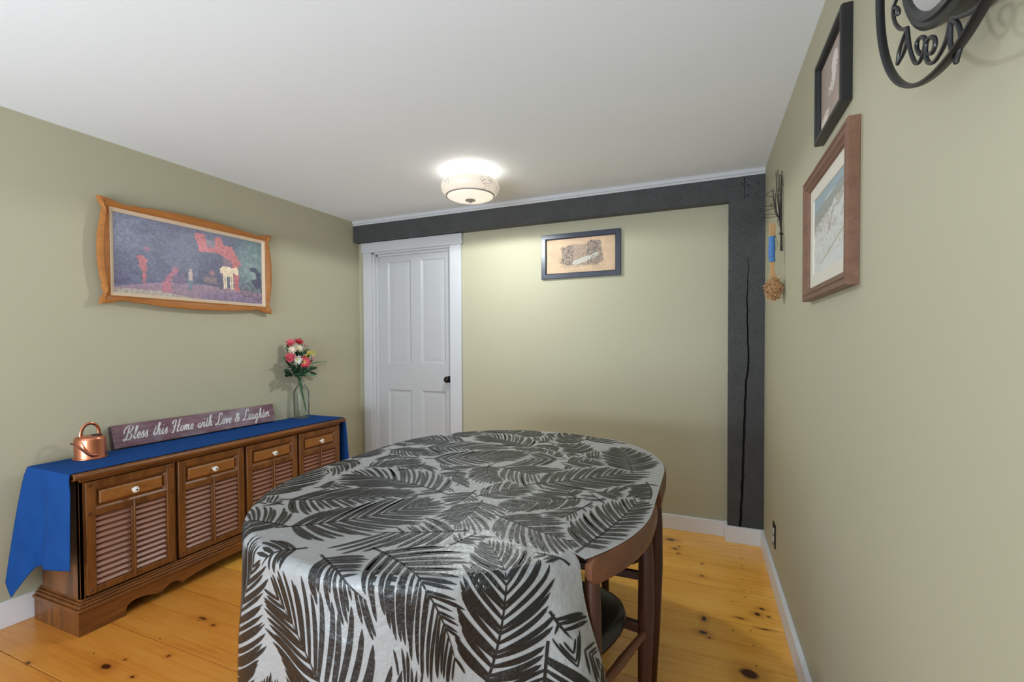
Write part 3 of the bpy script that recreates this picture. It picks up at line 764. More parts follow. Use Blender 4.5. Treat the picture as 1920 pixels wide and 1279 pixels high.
for pts in ([(575, 668), (582, 660)], [(578, 668), (586, 662)], [(580, 670), (590, 664)], [(574, 664), (577, 657)]):
    mb = MB(); P = [V3(x, y, .03) for x, y in pts]; d = P[1]-P[0]
    for t in range(7): petal_mesh(mb, P[0]+d*(.4+.1*t), Vector((r2.uniform(0, .5), r2.uniform(-1, 1), r2.uniform(-.3, 1))), Vector((1, 0, 0)), .012, .003)
    mb.build('yellow_sprig', 'p_yellow', bq)

# ---- dining table (under its cloth): stadium top, apron, four legs
TX, TYA, TYB, TR, TZ = -.768, 1.352, 1.768, .590, .738
def stadium(r, n=40, ya=TYA, yb=TYB):
    pts = []
    for k in range(n+1):
        t = math.pi+math.pi*k/n; pts.append((TX+r*math.cos(t), ya+r*math.sin(t)))
    for k in range(n+1):
        t = math.pi*k/n; pts.append((TX+r*math.cos(t), yb+r*math.sin(t)))
    return pts
tb = thing('dining_table', (TX, (TYA+TYB)/2, 0), 'long oval dining table hidden under the palm leaf cloth', 'table')
MB().prism(stadium(TR), TZ-.022, TZ).build('tabletop', 'teak', tb, bevel=.004)
MB().prism(stadium(TR-.13), TZ-.085, TZ-.022).build('apron', 'teak', tb)
for sx, sy in ((-1, 0), (1, 0), (-1, 1), (1, 1)):
    lx = TX+sx*.36; ly = (TYA-.22) if sy == 0 else (TYB+.22)
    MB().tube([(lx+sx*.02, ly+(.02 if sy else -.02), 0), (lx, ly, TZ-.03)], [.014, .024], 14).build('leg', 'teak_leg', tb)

# ---- tablecloth: flat over the top, hanging at the near end and the left side, short over the right rim
CR_, CZ, RHO = .612, TZ+.0025, .026
PER_N = 720
def rim_pt(a):
    """arclength a along the rim (0 = right side where the near arc starts, growing clockwise seen from above: near end, left, far end); returns point and outward normal"""
    La = math.pi*CR_; Ls = TYB-TYA; T = 2*La+2*Ls; a = a % T
    if a < La: t = -a/CR_; return Vector((TX+CR_*math.cos(t), TYA+CR_*math.sin(t), 0)), Vector((math.cos(t), math.sin(t), 0))
    a -= La
    if a < Ls: return Vector((TX-CR_, TYA+a, 0)), Vector((-1, 0, 0))
    a -= Ls
    if a < La: t = math.pi-a/CR_; return Vector((TX+CR_*math.cos(t), TYB+CR_*math.sin(t), 0)), Vector((math.cos(t), math.sin(t), 0))
    a -= La; return Vector((TX+CR_, TYB-a, 0)), Vector((1, 0, 0))
RIM_T = 2*math.pi*CR_+2*(TYB-TYA)
A0 = .364                                             # rim position where the hanging part begins (near right)
A1 = 2.2*CR_*1.0+math.pi*CR_*.5+(TYB-TYA)+.9          # where it ends at the far side
def skirt_len(a):
    if a < A0-.0 or a > A1: return .030
    f = min(1, (A1-a)/.25)
    return .030+(.60-.030)*f
def sm(x): x = max(0., min(1., x)); return x*x*(3-2*x)
def cloth_pt(a, d):
    """point at rim position a, distance d beyond the rim (negative: on the top)"""
    c, n = rim_pt(a)
    if d <= 0: return Vector((c.x+n.x*(d-RHO*.6), c.y+n.y*(d-RHO*.6), CZ))
    q = RHO*math.pi/2
    if a < A0 or a > A1:                              # short edge: bends down a little behind the chair backs
        t = min(d, .03)
        t2 = t*(.026+RHO*.6)/.03; return Vector((c.x+n.x*(t2-RHO*.6), c.y+n.y*(t2-RHO*.6), CZ-.0006*t/.03))
    if d < q: ang = d/RHO; r = RHO*math.sin(ang)-RHO*.6; z = -RHO*(1-math.cos(ang))
    else: r = RHO*.4; z = -RHO-(d-q)
    g = sm(d/.30)
    e = a-A0
    rp = g*(.010*math.sin(a*15.5+.8)+.007*math.sin(a*26+2.0)+.006*math.sin(a*7))
    fl = .025*d*g
    end = math.exp(-(e/.16)**2)
    rp += g*end*(.012*math.sin(e*44-1.2))
    r += rp+fl+.040*end*g
    tng = Vector((-n.y, n.x, 0))
    sh = .16*d*math.exp(-(e/.13)**2)*g                # the cut end swings towards the chair
    return Vector((c.x+n.x*r+tng.x*sh, c.y+n.y*r+tng.y*sh, CZ+z))
tc = MB()
NA = 640
As = [A0+.0005+(A1-A0-.001)*i/(NA-1) for i in range(NA)]
ds = [0, .004, .008, .012, .016, .020, .024, .028, .032, .036, .0409, .05]+[.05+.55*k/52 for k in range(1, 53)]
vs = []; fs = []
for a in As:
    L = skirt_len(a)/.60
    for d in ds: vs.append(tuple(cloth_pt(a, d*L)))
nd = len(ds)
for i in range(NA-1):
    for j in range(nd-1): fs.append((i*nd+j, (i+1)*nd+j, (i+1)*nd+j+1, i*nd+j+1))
tc.add(vs, fs)
Bs = [A1+(RIM_T-A1+A0)*i/219 for i in range(220)]     # short edge on the right and far side
dd = [0, .005, .01, .016, .022, .03]; vs = []; fs = []
for a in Bs:
    aa = a % RIM_T
    if i == 0: aa = A1+.0001
    for d in dd: vs.append(tuple(cloth_pt(min(aa, A0-.0001) if aa < 1 else max(aa, A1+.0001), d)))
for i in range(219):
    for j in range(5): fs.append((i*6+j, (i+1)*6+j, (i+1)*6+j+1, i*6+j+1))
tc.add(vs, fs)
# top: rings from the rim to the spine
NT_ = 360; rings = [0, .02, .06, .12, .2, .3, .42, .5, CR_-RHO*.6-.002]
vs = []; fs = []
for a in [RIM_T*i/NT_ for i in range(NT_)]:
    for d in rings: 
        p = cloth_pt(a, -d); vs.append(tuple(p))
nr = len(rings)
for i in range(NT_):
    i2 = (i+1) % NT_
    for j in range(nr-1): fs.append((i*nr+j, i2*nr+j, i2*nr+j+1, i*nr+j+1))
tc.add(vs, fs)
cloth = tc.build('tablecloth', 'cloth', origin=(TX, (TYA+TYB)/2, CZ), smooth=70)
tag(cloth, 'white vinyl tablecloth printed with black palm fronds', 'tablecloth')

# printed palm fronds: thin leaflets lying on the cloth; leaflets stop where an earlier frond already is
occ = set(); CELL = .0045
def key(p): return (int(p.x//CELL), int(p.y//CELL), int(p.z//CELL))
fr_vs = []; fr_fs = []
def chart_top(x, y):
    yy = min(max(y, TYA), TYB); dx, dy = x-TX, y-yy; r = math.hypot(dx, dy)
    if r <= CR_-RHO*.6: return Vector((x, y, CZ)), Vector((0, 0, 1))
    return None
def rim_of(x, y):
    """rim position and signed distance of a top point"""
    yy = min(max(y, TYA), TYB); dx, dy = x-TX, y-yy; r = math.hypot(dx, dy); t = math.atan2(dy, dx)
    La = math.pi*CR_; Ls = TYB-TYA
    if y <= TYA: a = (-t)*CR_
    elif y >= TYB: a = La+Ls+(math.pi-t)*CR_
    elif dx < 0: a = La+(y-TYA)
    else: a = 2*La+Ls+(TYB-y)
    return a, r-(CR_-RHO*.6)
def surf(x, y):
    """(x, y) flat cloth coordinates -> point and normal on the cloth"""
    t = chart_top(x, y)
    if t: return t
    a, d = rim_of(x, y); return surf_ad(a, d)
def surf_ad(a, d):
    L = skirt_len(a % RIM_T)
    if d > L-.002: return None
    p = cloth_pt(a, d); e = .002
    p1 = cloth_pt(a+e, d); p2 = cloth_pt(a, d+e)
    n = (p1-p).cross(p2-p)
    if n.length < 1e-12: n = Vector((0, 0, 1))
    n.normalize(); 
    c, nn = rim_pt(a)
    if n.dot(Vector((nn.x, nn.y, .6))) < 0: n = -n
    return p, n
def frond(S, x0, y0, ang, length, bend, wmax, seed, npair=20, lw=.0088):
    rr = random.Random(seed); mark = []
    spine = []; x, y, t = x0, y0, ang; K = 40
    for k in range(K+1):
        spine.append((x, y, t)); x += math.cos(t)*length/K; y += math.sin(t)*length/K; t += bend/K
    def strip(pts, ws):
        ok = []
        for (px, py), wv in zip(pts, ws):
            s = S(px, py)
            if s is None or (key(s[0]) in occ): break
            ok.append((px, py, wv))
        if len(ok) < max(3, .34*len(pts)): return False
        k = len(ok); vs = []
        for j in range(k):
            dx = ok[min(j+1, k-1)][0]-ok[max(j-1, 0)][0]; dy = ok[min(j+1, k-1)][1]-ok[max(j-1, 0)][1]; L = math.hypot(dx, dy) or 1
            wv = ok[j][2] if j < k-1 else .0003
            if k < len(pts) and j == k-2: wv *= .6
            for s_ in (1, -1):
                q = S(ok[j][0]-s_*dy/L*wv, ok[j][1]+s_*dx/L*wv)
                if q is None: q = S(ok[j][0], ok[j][1])
                vs.append(q[0]+q[1]*.0013)
            mark.append((ok[j][0], ok[j][1], wv))
        b = len(fr_vs); fr_vs.extend(vs); fr_fs.extend([(b+2*j, b+2*j+1, b+2*j+3, b+2*j+2) for j in range(k-1)])
    if 0 == strip([(p[0], p[1]) for p in spine[::2]], [.0030*(1-.75*k/20) for k in range(21)]): return
    for i in range(npair):
        f = .10+.88*i/(npair-1)
        sx, sy, st_ = spine[min(K, int(f*K))]
        prof = math.sin(math.pi*(.16+.80*f))**.75
        for side in (1, -1):
            ln = wmax*prof*rr.uniform(.86, 1.08); oa = math.radians(66-40*f)+rr.uniform(-.05, .05)
            t0 = st_+side*oa; N = 11; pts = []; ws = []
            x, y = sx, sy
            for k in range(N):
                u_ = k/(N-1); pts.append((x, y)); ws.append(max(.0005, .41*length*.88/npair*math.sin(oa)*(.30+.78*math.sin(math.pi*min(.97, .10+.80*u_)))))
                tt = t0-side*oa*.42*u_*u_
                x += math.cos(tt)*ln/(N-1); y += math.sin(tt)*ln/(N-1)
            strip(pts, ws)
    for px, py, wv in mark:
        for s_ in (-1, 0, 1):
            q = S(px+s_*wv, py)
            if q:
                kx, ky, kz = key(q[0])
                occ.update([(kx, ky, kz), (kx+1, ky, kz), (kx-1, ky, kz), (kx, ky+1, kz), (kx, ky-1, kz), (kx, ky, kz+1), (kx, ky, kz-1)])
fr = random.Random(23)
# fronds of the hanging part, rim coordinates (a, d)
for a, d, ang, ln, bend, wm in [(.60, .27, -1.95, .40, .5, .14), (.47, .16, 1.3, .32, .4, .12), (.40, .42, -.2, .34, -.5, .13), (.62, .56, -2.3, .34, .4, .13), (.80, .50, -1.35, .50, .8, .20), (1.02, .02, 1.75, .46, -.5, .20), (1.28, .50, -1.5, .46, -.6, .20),
                                (.50, .55, -1.9, .34, .5, .14), (1.50, .04, 1.5, .44, .6, .19), (1.74, .50, -1.7, .44, .5, .19),
                                (2.02, .06, 1.3, .44, -.5, .18), (2.25, .50, -1.3, .44, .5, .18), (2.45, .06, 1.7, .44, .4, .18)]:
    frond(surf_ad, a, d, ang, ln, bend, wm, fr.random(), 22, 0)
for x_, y_, g_ in ((.50, 1.02, 1.25), (.54, 1.36, 1.55), (.53, 1.72, 1.75), (.30, 2.18, -.6), (-.50, 1.0, 1.9)):
    frond(surf, TX+x_, y_, g_, .40, .2, .15, fr.random(), 23, 0)
# fronds of the top: staggered rows, directions repeating like the print
row = 0; y = .86
while y < 2.42:
    x = TX-.62+(.17 if row % 2 else 0)
    k = row
    while x < TX+.62:
        px_, py_ = x+fr.uniform(-.03, .03), y+fr.uniform(-.03, .03)
        if chart_top(px_, py_):
            base = (2.65, .45, -.35, 3.5)[k % 4]
            frond(surf, px_, py_, base+fr.uniform(-.3, .3), fr.uniform(.36, .46), fr.uniform(-.7, .7), fr.uniform(.16, .20), fr.random(), 23, 0)
        x += .34; k += 1
    y += .19; row += 1
def room_top():
    for _ in range(60):
        x = TX+fr.uniform(-.60, .60); y = fr.uniform(.75, 2.37); t = chart_top(x, y)
        if t and key(t[0]) not in occ: return x, y
for i in range(320):                                  # fill what is left
    q = room_top()
    if q: frond(surf, q[0], q[1], fr.uniform(0, 6.28), fr.uniform(.2, .3), fr.uniform(-.6, .6), fr.uniform(.10, .14), fr.random(), 16, 0)
for i in range(700):
    a = A0+.02+fr.random()*2.1; d = fr.uniform(.0, .57); t = surf_ad(a, d)
    if t and key(t[0]) not in occ: frond(surf_ad, a, d, fr.uniform(0, 6.28), fr.uniform(.16, .28), fr.uniform(-.6, .6), fr.uniform(.09, .14), fr.random(), 15, 0)
pm = MB(); pm.v = fr_vs; pm.f = fr_fs
pr = pm.build('palm_leaf_print', 'print', cloth, smooth=0)
tag(pr, 'black palm frond print')

# ---- two chairs whose curved backs follow the table rim
def chair(name, ac, span, legs, label):
    """ac: rim position of the middle of the back, span: half length along the rim, legs: rim positions of the two back legs"""
    RO = .0215
    c, n = rim_pt(ac); ins = -n
    t = thing(name, (c.x, c.y, 0), label, 'chair', 'teak chairs pushed under the table')
    def rail(u, v):
        a = ac-span+2*span*u; cc, nn = rim_pt(a); e = min(u, 1-u)
        h0, h1 = .672, .7385
        k = math.sqrt(max(0, 1-max(0, 1-e/.06)**2)) if e < .06 else 1
        zc = (h0+h1)/2+.004; hh = (h1-h0)/2*(.55+.45*k)
        ang = 2*math.pi*v
        ww = .0112
        ca, sa = math.cos(ang), math.sin(ang)
        sq = lambda x: math.copysign(abs(x)**.55, x)
        return (cc.x+nn.x*(RO+ww*sq(ca)), cc.y+nn.y*(RO+ww*sq(ca)), zc-.004+hh*sq(sa))
    mb = MB(); nu, nv = 48, 20; vs = [rail(i/(nu-1), j/nv) for i in range(nu) for j in range(nv)]
    fs = [(i*nv+j, i*nv+(j+1) % nv, (i+1)*nv+(j+1) % nv, (i+1)*nv+j) for i in range(nu-1) for j in range(nv)]
    fs += [tuple(range(nv)), tuple((nu-1)*nv+j for j in range(nv))]
    mb.add(vs, fs); mb.build('backrest', 'teak', t, smooth=40)
    feet = []
    for a in legs:
        cc, nn = rim_pt(a); p = cc+nn*(RO-.012)
        pts = [Vector((p.x-nn.x*.012, p.y-nn.y*.012, .0)), Vector((p.x-nn.x*.004, p.y-nn.y*.004, .25)), Vector((p.x, p.y, .45)), Vector((p.x, p.y, .60)), Vector((p.x, p.y, .70))]
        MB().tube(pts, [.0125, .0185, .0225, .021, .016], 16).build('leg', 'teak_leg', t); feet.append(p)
    a, b = feet; 
    sd = (b-a).normalized()
    MB().tube([Vector((a.x, a.y, .40)), Vector((a.x, a.y, .40)).lerp(Vector((b.x, b.y, .40)), .5), Vector((b.x, b.y, .40))], [.009, .0125, .009], 12).build('stretcher', 'teak', t)
    sc_ = (a+b)/2+ins*.205
    fr_legs = [(a+b)/2+ins*.34+sd*.15, (a+b)/2+ins*.34-sd*.15]
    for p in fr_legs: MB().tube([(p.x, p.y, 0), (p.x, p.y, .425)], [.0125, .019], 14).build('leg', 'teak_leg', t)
    for p, q2 in ((feet[0], fr_legs[1]), (feet[1], fr_legs[0])):
        p = Vector((p.x, p.y, .405)); q3 = Vector((q2.x, q2.y, .405)); dv = (q3-p)/2; sv_ = dv.normalized().cross(Vector((0, 0, 1)))
        MB().obox((p+q3)/2, dv, sv_*.009, (0, 0, .014)).build('seat_rail', 'teak_leg', t, bevel=.002)
    se = MB(); ns = 40; prof = [(.0001, .428), (.90, .428), (.985, .436), (1.0, .448), (.975, .462), (.88, .470), (.5, .474), (.0001, .475)]
    vs = []
    for rr_, z in prof:
        for k in range(ns):
            t_ = 2*math.pi*k/ns; u_ = math.cos(t_); v_ = math.sin(t_)
            p = sc_+sd*(.205*rr_*math.copysign(abs(u_)**.8, u_))+ins*(.185*rr_*math.copysign(abs(v_)**.8, v_)); vs.append((p.x, p.y, z))
    se.add(vs, [(j*ns+k, j*ns+(k+1) % ns, (j+1)*ns+(k+1) % ns, (j+1)*ns+k) for j in range(len(prof)-1) for k in range(ns)])
    se.build('seat', 'seat', t, smooth=50)
    return t
def a_right(y):                                       # rim position of the point on the right side at depth y
    if y < TYA: return math.asin(min(1, (TYA-y)/(CR_+.012)))*CR_
    if y <= TYB: return RIM_T-(y-TYA)
    return RIM_T-(TYB-TYA)-math.asin(min(1, (y-TYB)/(CR_+.012)))*CR_
a1, a2 = a_right(1.035), a_right(1.338)-(RIM_T if a_right(1.338) > 1 else 0)
chair('dining_chair', .130, .220, (a1, a2), 'dark teak dining chair nearer the camera with curved back against the cloth')
a1, a2 = a_right(1.645), a_right(2.0)
chair('dining_chair', (a1+a2)/2, .265, (a1, a2), 'dark teak dining chair farther back, nearest to the corner post')

# ================================================================== THINGS ON THE WALLS AND CEILING
# ---- ceiling lamp
lx, ly = -1.295, 2.480
lm = thing('ceiling_lamp', (lx, ly, ZC), 'cream glass bowl lamp on the ceiling, lit', 'lamp')
M['brass_white'] = plain('antique_white_metal', (206, 198, 184), .4, .08, 40)
def lamp_glass():
    n = NT('lamp_glass'); v = n.pos()
    vo = n.n('ShaderNodeTexVoronoi'); vo.inputs['Scale'].default_value = 85; n.l(v, vo.inputs['Vector'])
    dot = n.ramp(vo.outputs['Distance'], [(.30, (1, 1, 1)), (.40, (0, 0, 0))])
    msk = n.ramp(n.noise(n.pos((1, 1, .55)), 13, 2), [(.50, (0, 0, 0)), (.56, (1, 1, 1))])
    f = n.math('MULTIPLY', n.math('MULTIPLY', dot, msk), .75)
    pal = n.ramp(n.noise(v, 40, 1), [(.4, lin((150, 96, 110))), (.5, lin((110, 124, 88))), (.6, lin((140, 110, 150)))])
    c = n.mix(f, lin((236, 222, 206)), pal)
    n.set(Base_Color=c, Roughness=.25, Emission_Color=c, Emission_Strength=.42); return n.m
M['lamp_glass'] = lamp_glass()
def lamp_bottom():
    n = NT('lamp_diffuser'); n.set(Base_Color=lin((240, 234, 224)), Roughness=.3, Emission_Color=lin((255, 244, 226)), Emission_Strength=.55); return n.m
M['lamp_bottom'] = lamp_bottom()
MB((lx, ly, ZC)).lathe([(.0001, 0), (.064, 0), (.065, -.008), (.060, -.018), (.046, -.022), (.040, -.030), (.026, -.034), (.022, -.040), (.022, -.075)], 40).build('canopy', 'brass_white', lm)
bowl = [(.100, -.045), (.118, -.0475), (.145, -.054), (.165, -.066), (.1745, -.083), (.175, -.098), (.169, -.118), (.158, -.134), (.144, -.146), (.142, -.1455), (.155, -.132), (.166, -.116), (.172, -.098), (.1715, -.084), (.163, -.069), (.144, -.057), (.118, -.0505), (.100, -.048)]
q = MB((lx, ly, ZC)).lathe(bowl+bowl[:1], 64); q.f = [f for f in q.f if len(f) == 4]; q.build('glass_bowl', 'lamp_glass', lm)
MB((lx, ly, ZC)).lathe([(.1445, -.139), (.1475, -.143), (.147, -.148), (.1435, -.150), (.139, -.148), (.139, -.141)], 64).build('metal_ring', 'pewter', lm)
MB((lx, ly, ZC)).lathe([(.140, -.144), (.138, -.150), (.118, -.159), (.08, -.166), (.04, -.169), (.0001, -.170)], 56).build('diffuser', 'lamp_bottom', lm)
MB((lx, ly, ZC)).lathe([(.031, -.166), (.032, -.170), (.026, -.174), (.012, -.176), (.008, -.180), (.007, -.184), (.0001, -.187)], 28).build('finial', 'pewter', lm)
def bulb(name, loc, power, rad):
    l = bpy.data.lights.new(name, 'POINT'); l.energy = power; l.shadow_soft_size = rad; l.color = (.95, 1, .98)
    o = bpy.data.objects.new(name, l); COL.objects.link(o); o.location = loc; return o
def downlight(name, loc, power, rad):
    l = bpy.data.lights.new(name, 'SPOT'); l.energy = power; l.shadow_soft_size = rad; l.color = (.93, 1, 1); l.spot_size = math.radians(176); l.spot_blend = .12
    o = bpy.data.objects.new(name, l); COL.objects.link(o); o.location = loc; return o
downlight('lamp_light_below', (lx, ly, ZC-.20), 34, .04)
bulb('lamp_light_above', (lx, ly, ZC-.072), 7, .09)

# ---- large painting in a scalloped frame on the left wall
def wall_frame(p): return Vector((1, -.027, 0)).normalized(), Vector((.027, 1, 0)).normalized()
nL, aL = wall_frame(0)
def onleft(px, py, off):                              # pixel on a plane off the left wall
    d = at(px, py, 'x', -1)-EYE; o = Vector((WL(1), 1, 0))+nL*off
    return EYE+d*((o-EYE).dot(nL)/d.dot(nL))
cor = [onleft(*p, .058) for p in ((188, 366), (512, 442), (509, 587), (189, 570))]
ctr = sum(cor, Vector())/4; pw = ((cor[1]-cor[0]).length+(cor[2]-cor[3]).length)/2; ph = ((cor[0]-cor[3]).length+(cor[1]-cor[2]).length)/2
ptg = thing('framed_painting', tuple(ctr-nL*.058), 'large barn and horse painting in a scalloped wooden frame on the left', 'painting')
Op = ctr-nL*.033; Bz = Vector((0, 0, 1))
def scallop(t):
    """outward offset along a side, t in 0..1"""
    e = min(t, 1-t)
    return float(np.interp(e, [0, .05, .10, .135, .15, .19, .25, .36, .5], [.002, -.005, -.020, -.020, -.011, -.014, -.006, .001, .004]))
fr_ = MB(Op, aL, Bz, nL)
ow, oh, fwid = pw/2, ph/2, .044
NS = 56; per = []
def side_pts():
    out = []
    for k in range(NS): t = k/NS; out.append((-ow+2*ow*t, -oh-scallop(t), 'b', t))
    for k in range(NS): t = k/NS; out.append((ow+scallop(t), -oh+2*oh*t, 'r', t))
    for k in range(NS): t = k/NS; out.append((ow-2*ow*t, oh+scallop(t), 't', t))
    for k in range(NS): t = k/NS; out.append((-ow-scallop(t), oh-2*oh*t, 'l', t))
    return out
sp_ = side_pts(); iw, ih = ow-fwid, oh-fwid
def inner(s, t, a, b):
    return {'b': (-a+2*a*t, -b), 'r': (a, -b+2*b*t), 't': (a-2*a*t, b), 'l': (-a, b-2*b*t)}[s]
levels = [(0, 0.002), (0, .022), (.06, .028), (.35, .031), (.62, .024), (.80, .022), (.84, .026), (1.0, .020), (1.0, .002)]
vs = []
for f_, z in levels:
    for x, y, s_, t in sp_:
        ix_, iy_ = inner(s_, t, iw, ih); vs.append((x+(ix_-x)*f_, y+(iy_-y)*f_, z))
k = len(sp_); n_l = len(levels)
fr_.add(vs, [(j*k+i, j*k+(i+1) % k, ((j+1) % n_l)*k+(i+1) % k, ((j+1) % n_l)*k+i) for j in range(n_l) for i in range(k)])
fr_.build('frame', 'gold_frame', ptg, smooth=30)
q = MB(Op, aL, Bz, nL).ring(2*iw, 2*ih, [(0, .003), (0, .021), (.004, .022), (.018, .012), (.018, .003)]); q.build('liner', 'liner', ptg, smooth=0)
def paint_fn(u, v):
    n1 = vnoise(u*2, v, 6, 1); n2 = vnoise(u*2, v, 30, 2, 3); n3 = vnoise(u*2, v, 70, 5, 2)
    c = np.zeros(u.shape+(3,)); 
    def S(mask, col, k=1.0):
        mk = (mask*k)[..., None] if mask.dtype != bool else mask[..., None]*k
        c[:] = c*(1-mk)+np.array(col)*mk
    def soft(d, w_): return np.clip(1-d/w_, 0, 1)
    S(np.ones_like(u), (84, 88, 112))
    S(np.clip(1.2-u*4, 0, 1)*np.clip(1-v*1.3, 0, 1), (128, 136, 156), .8)
    S(np.clip((n1-.45)*3, 0, 1), (62, 66, 90), .55)
    S(np.clip((v-.55)*2, 0, 1)*np.clip(1-u*2.6, 0, 1), (66, 62, 104), .7)
    S(np.clip((u-.72)*6, 0, 1), (86, 112, 112), .9)
    S(soft(np.hypot((u-.90)*2, (v-.42)), .38), (132, 156, 152), .8)
    S(np.clip((n1-.5)*4, 0, 1)*np.clip((u-.72)*6, 0, 1)*np.clip(.5-v, 0, 1)*2, (58, 80, 78), .8)
    S(poly_mask(u, v, [(0, .92), (.3, .80), (.6, .78), (1, .82), (1, 1), (0, 1)]), (150, 116, 132), .8)
    S(poly_mask(u, v, [(0, .93), (.25, .93), (.48, .99), (.48, 1), (0, 1)]), (168, 156, 140), .9)
    S(poly_mask(u, v, [(.55, .9), (.8, .85), (1, .9), (1, 1), (.5, 1)]), (112, 96, 128), .7)
    jag = (vnoise(u*2, v, 40, 9, 2)-.5)*.026
    barn = poly_mask(u+jag, v+jag, [(.475, .09), (.50, .05), (.545, .06), (.565, .14), (.615, .14), (.635, .05), (.668, .05), (.69, .17), (.75, .16), (.825, .42), (.80, .43), (.805, .82), (.765, .82), (.75, .40), (.68, .33), (.60, .29), (.515, .33), (.50, .20)])
    S(barn, (196, 96, 96), .9)
    S(barn & ((v*60+u*14) % 2 < .5), (162, 78, 84), .5)
    S(poly_mask(u, v, [(.56, .13), (.625, .12), (.625, .22), (.565, .23)]), (112, 108, 122), .9)
    S(poly_mask(u, v, [(.68, .32), (.745, .37), (.745, .56), (.68, .52)]), (128, 92, 108), .8)
    S(poly_mask(u, v, [(.51, .31), (.67, .30), (.67, .80), (.50, .76)]), (60, 62, 88), .6)
    S(poly_mask(u+jag, v+jag, [(.125, .50), (.155, .48), (.18, .54), (.178, .82), (.165, .92), (.155, .70), (.14, .60)]), (196, 98, 100), .85)
    S(soft(np.hypot((u-.185)*2, v-.40), .05), (190, 96, 110), .7)
    S(poly_mask(u+jag, v+jag, [(.27, .84), (.30, .72), (.345, .58), (.375, .60), (.37, .66), (.33, .72), (.325, .93), (.27, .95)]), (176, 92, 106), .8)
    S(poly_mask(u+jag, v+jag, [(.34, .68), (.42, .66), (.42, .80), (.34, .86)]), (110, 76, 112), .5)
    S(soft(np.hypot((u-.452)*2, v-.60), .03), (222, 200, 170)); S(poly_mask(u, v, [(.437, .62), (.462, .62), (.465, .74), (.435, .74)]), (178, 160, 150))
    S(poly_mask(u, v, [(.437, .74), (.463, .74), (.460, .88), (.438, .88)]), (92, 112, 130))
    S(soft(np.hypot((u-.60)*2, v-.60), .06), (196, 106, 106), .8); S(poly_mask(u, v, [(.54, .66), (.63, .66), (.64, .76), (.54, .74)]), (150, 112, 104), .6)
    horse = ((u-.71)/.052)**2+((v-.545)/.075)**2 < 1
    horse |= poly_mask(u, v, [(.655, .52), (.68, .47), (.70, .52), (.69, .62), (.66, .60)]) | poly_mask(u, v, [(.74, .50), (.785, .46), (.80, .50), (.795, .58), (.775, .58), (.76, .54)])
    for x_ in (.685, .70, .735, .75): horse |= seg_mask(u, v, (x_, .58), (x_+.004, .80), .011, 2)
    S(horse, (232, 208, 172))
    S(poly_mask(u, v, [(.655, .58), (.68, .58), (.675, .82), (.655, .82)]), (70, 66, 92), .7)
    bug = poly_mask(u, v, [(.885, .44), (.94, .42), (.985, .50), (.99, .74), (.955, .76), (.90, .66), (.915, .62), (.95, .60), (.94, .50), (.90, .49)])
    S(bug, (52, 54, 78), .95)
    S(poly_mask(u, v, [(.90, .49), (.94, .50), (.945, .60), (.915, .62)]), (138, 154, 150), .8)
    for wx, wy, r_ in ((.865, .79, .105), (.955, .83, .10)):
        dd_ = np.hypot((u-wx)*2.15, v-wy); S(np.abs(dd_-r_) < .010, (84, 70, 88), .9)
        for k_ in range(5):
            t_ = k_*math.pi/5; S(seg_mask(u, v, (wx-math.cos(t_)*r_/2.15, wy-math.sin(t_)*r_), (wx+math.cos(t_)*r_/2.15, wy+math.sin(t_)*r_), .004, 2.15), (84, 70, 88), .7)
    S(seg_mask(u, v, (.70, .93), (.86, .80), .006, 2), (110, 84, 96), .8); S(seg_mask(u, v, (.78, .95), (.88, .82), .006, 2), (110, 84, 96), .8)
    c = c*(.80+.42*n2+.0)[..., None]; c = c+((n3-.5)*38)[..., None]
    return c*.86+np.array((160, 150, 164))*.22  # pale pinkish haze: glare on the picture mixed into its colours
colour_plane('canvas', 'oil_print', ptg, Op+nL*.010, aL, Bz, 2*(iw-.014), 2*(ih-.014), 300, 150, paint_fn)

# ---- small navy framed print on the back wall
bc = [at(*p, 'y', YB-.022) for p in ((1014.5, 441), (1162.5, 428.5), (1164, 515.5), (1015, 523.5))]
c_ = sum(bc, Vector())/4; w_ = ((bc[1]-bc[0]).length+(bc[2]-bc[3]).length)/2; h_ = ((bc[0]-bc[3]).length+(bc[1]-bc[2]).length)/2
O_ = Vector((c_.x, YB, c_.z)); A_, N_ = Vector((1, 0, 0)), Vector((0, -1, 0))
pf = thing('framed_print', tuple(O_), 'small sepia sketch in a navy frame on the back wall', 'picture')
MB(O_, A_, Bz, N_).ring(w_, h_, [(0, .001), (0, .020), (.002, .022), (.030, .022), (.034, .018), (.038, .010), (.038, .001)]).build('frame', 'navy_frame', pf, smooth=0)
def sketch_fn(u, v):
    n1 = vnoise(u*2, v, 5, 21); n2 = vnoise(u*6, v*2, 18, 22, 3); n3 = vnoise(u*2, v, 46, 23, 2)
    c = np.array((204, 172, 140))[None, None]*(.86+.22*n1)[..., None]*np.ones(u.shape+(1,))
    body = poly_mask(u+(n2-.5)*.05, v+(n2-.5)*.08, [(.22, .26), (.40, .18), (.60, .20), (.63, .10), (.80, .10), (.81, .42), (.84, .70), (.74, .80), (.30, .78), (.20, .70), (.24, .52)])
    k = (body*(.35+.65*np.clip((n3-.3)*2, 0, 1)))[..., None]*.85; c = c*(1-k)+np.array((112, 98, 92))*k
    dk = body & (n2 > .52) & ((u < .40) | (u > .60)); c[dk] = c[dk]*.35+np.array((70, 66, 70))*.65
    lt = seg_mask(u, v, (.42, .72), (.62, .60), .07, 2) | seg_mask(u, v, (.62, .62), (.74, .50), .05, 2); lt &= n3 > .42; c[lt] = c[lt]*.3+np.array((204, 208, 204))*.7
    gr = poly_mask(u, v, [(.2, .76), (.8, .74), (.86, .84), (.2, .86)]) & (n2 > .5); c[gr] = c[gr]*.6+np.array((120, 108, 98))*.4
    return c
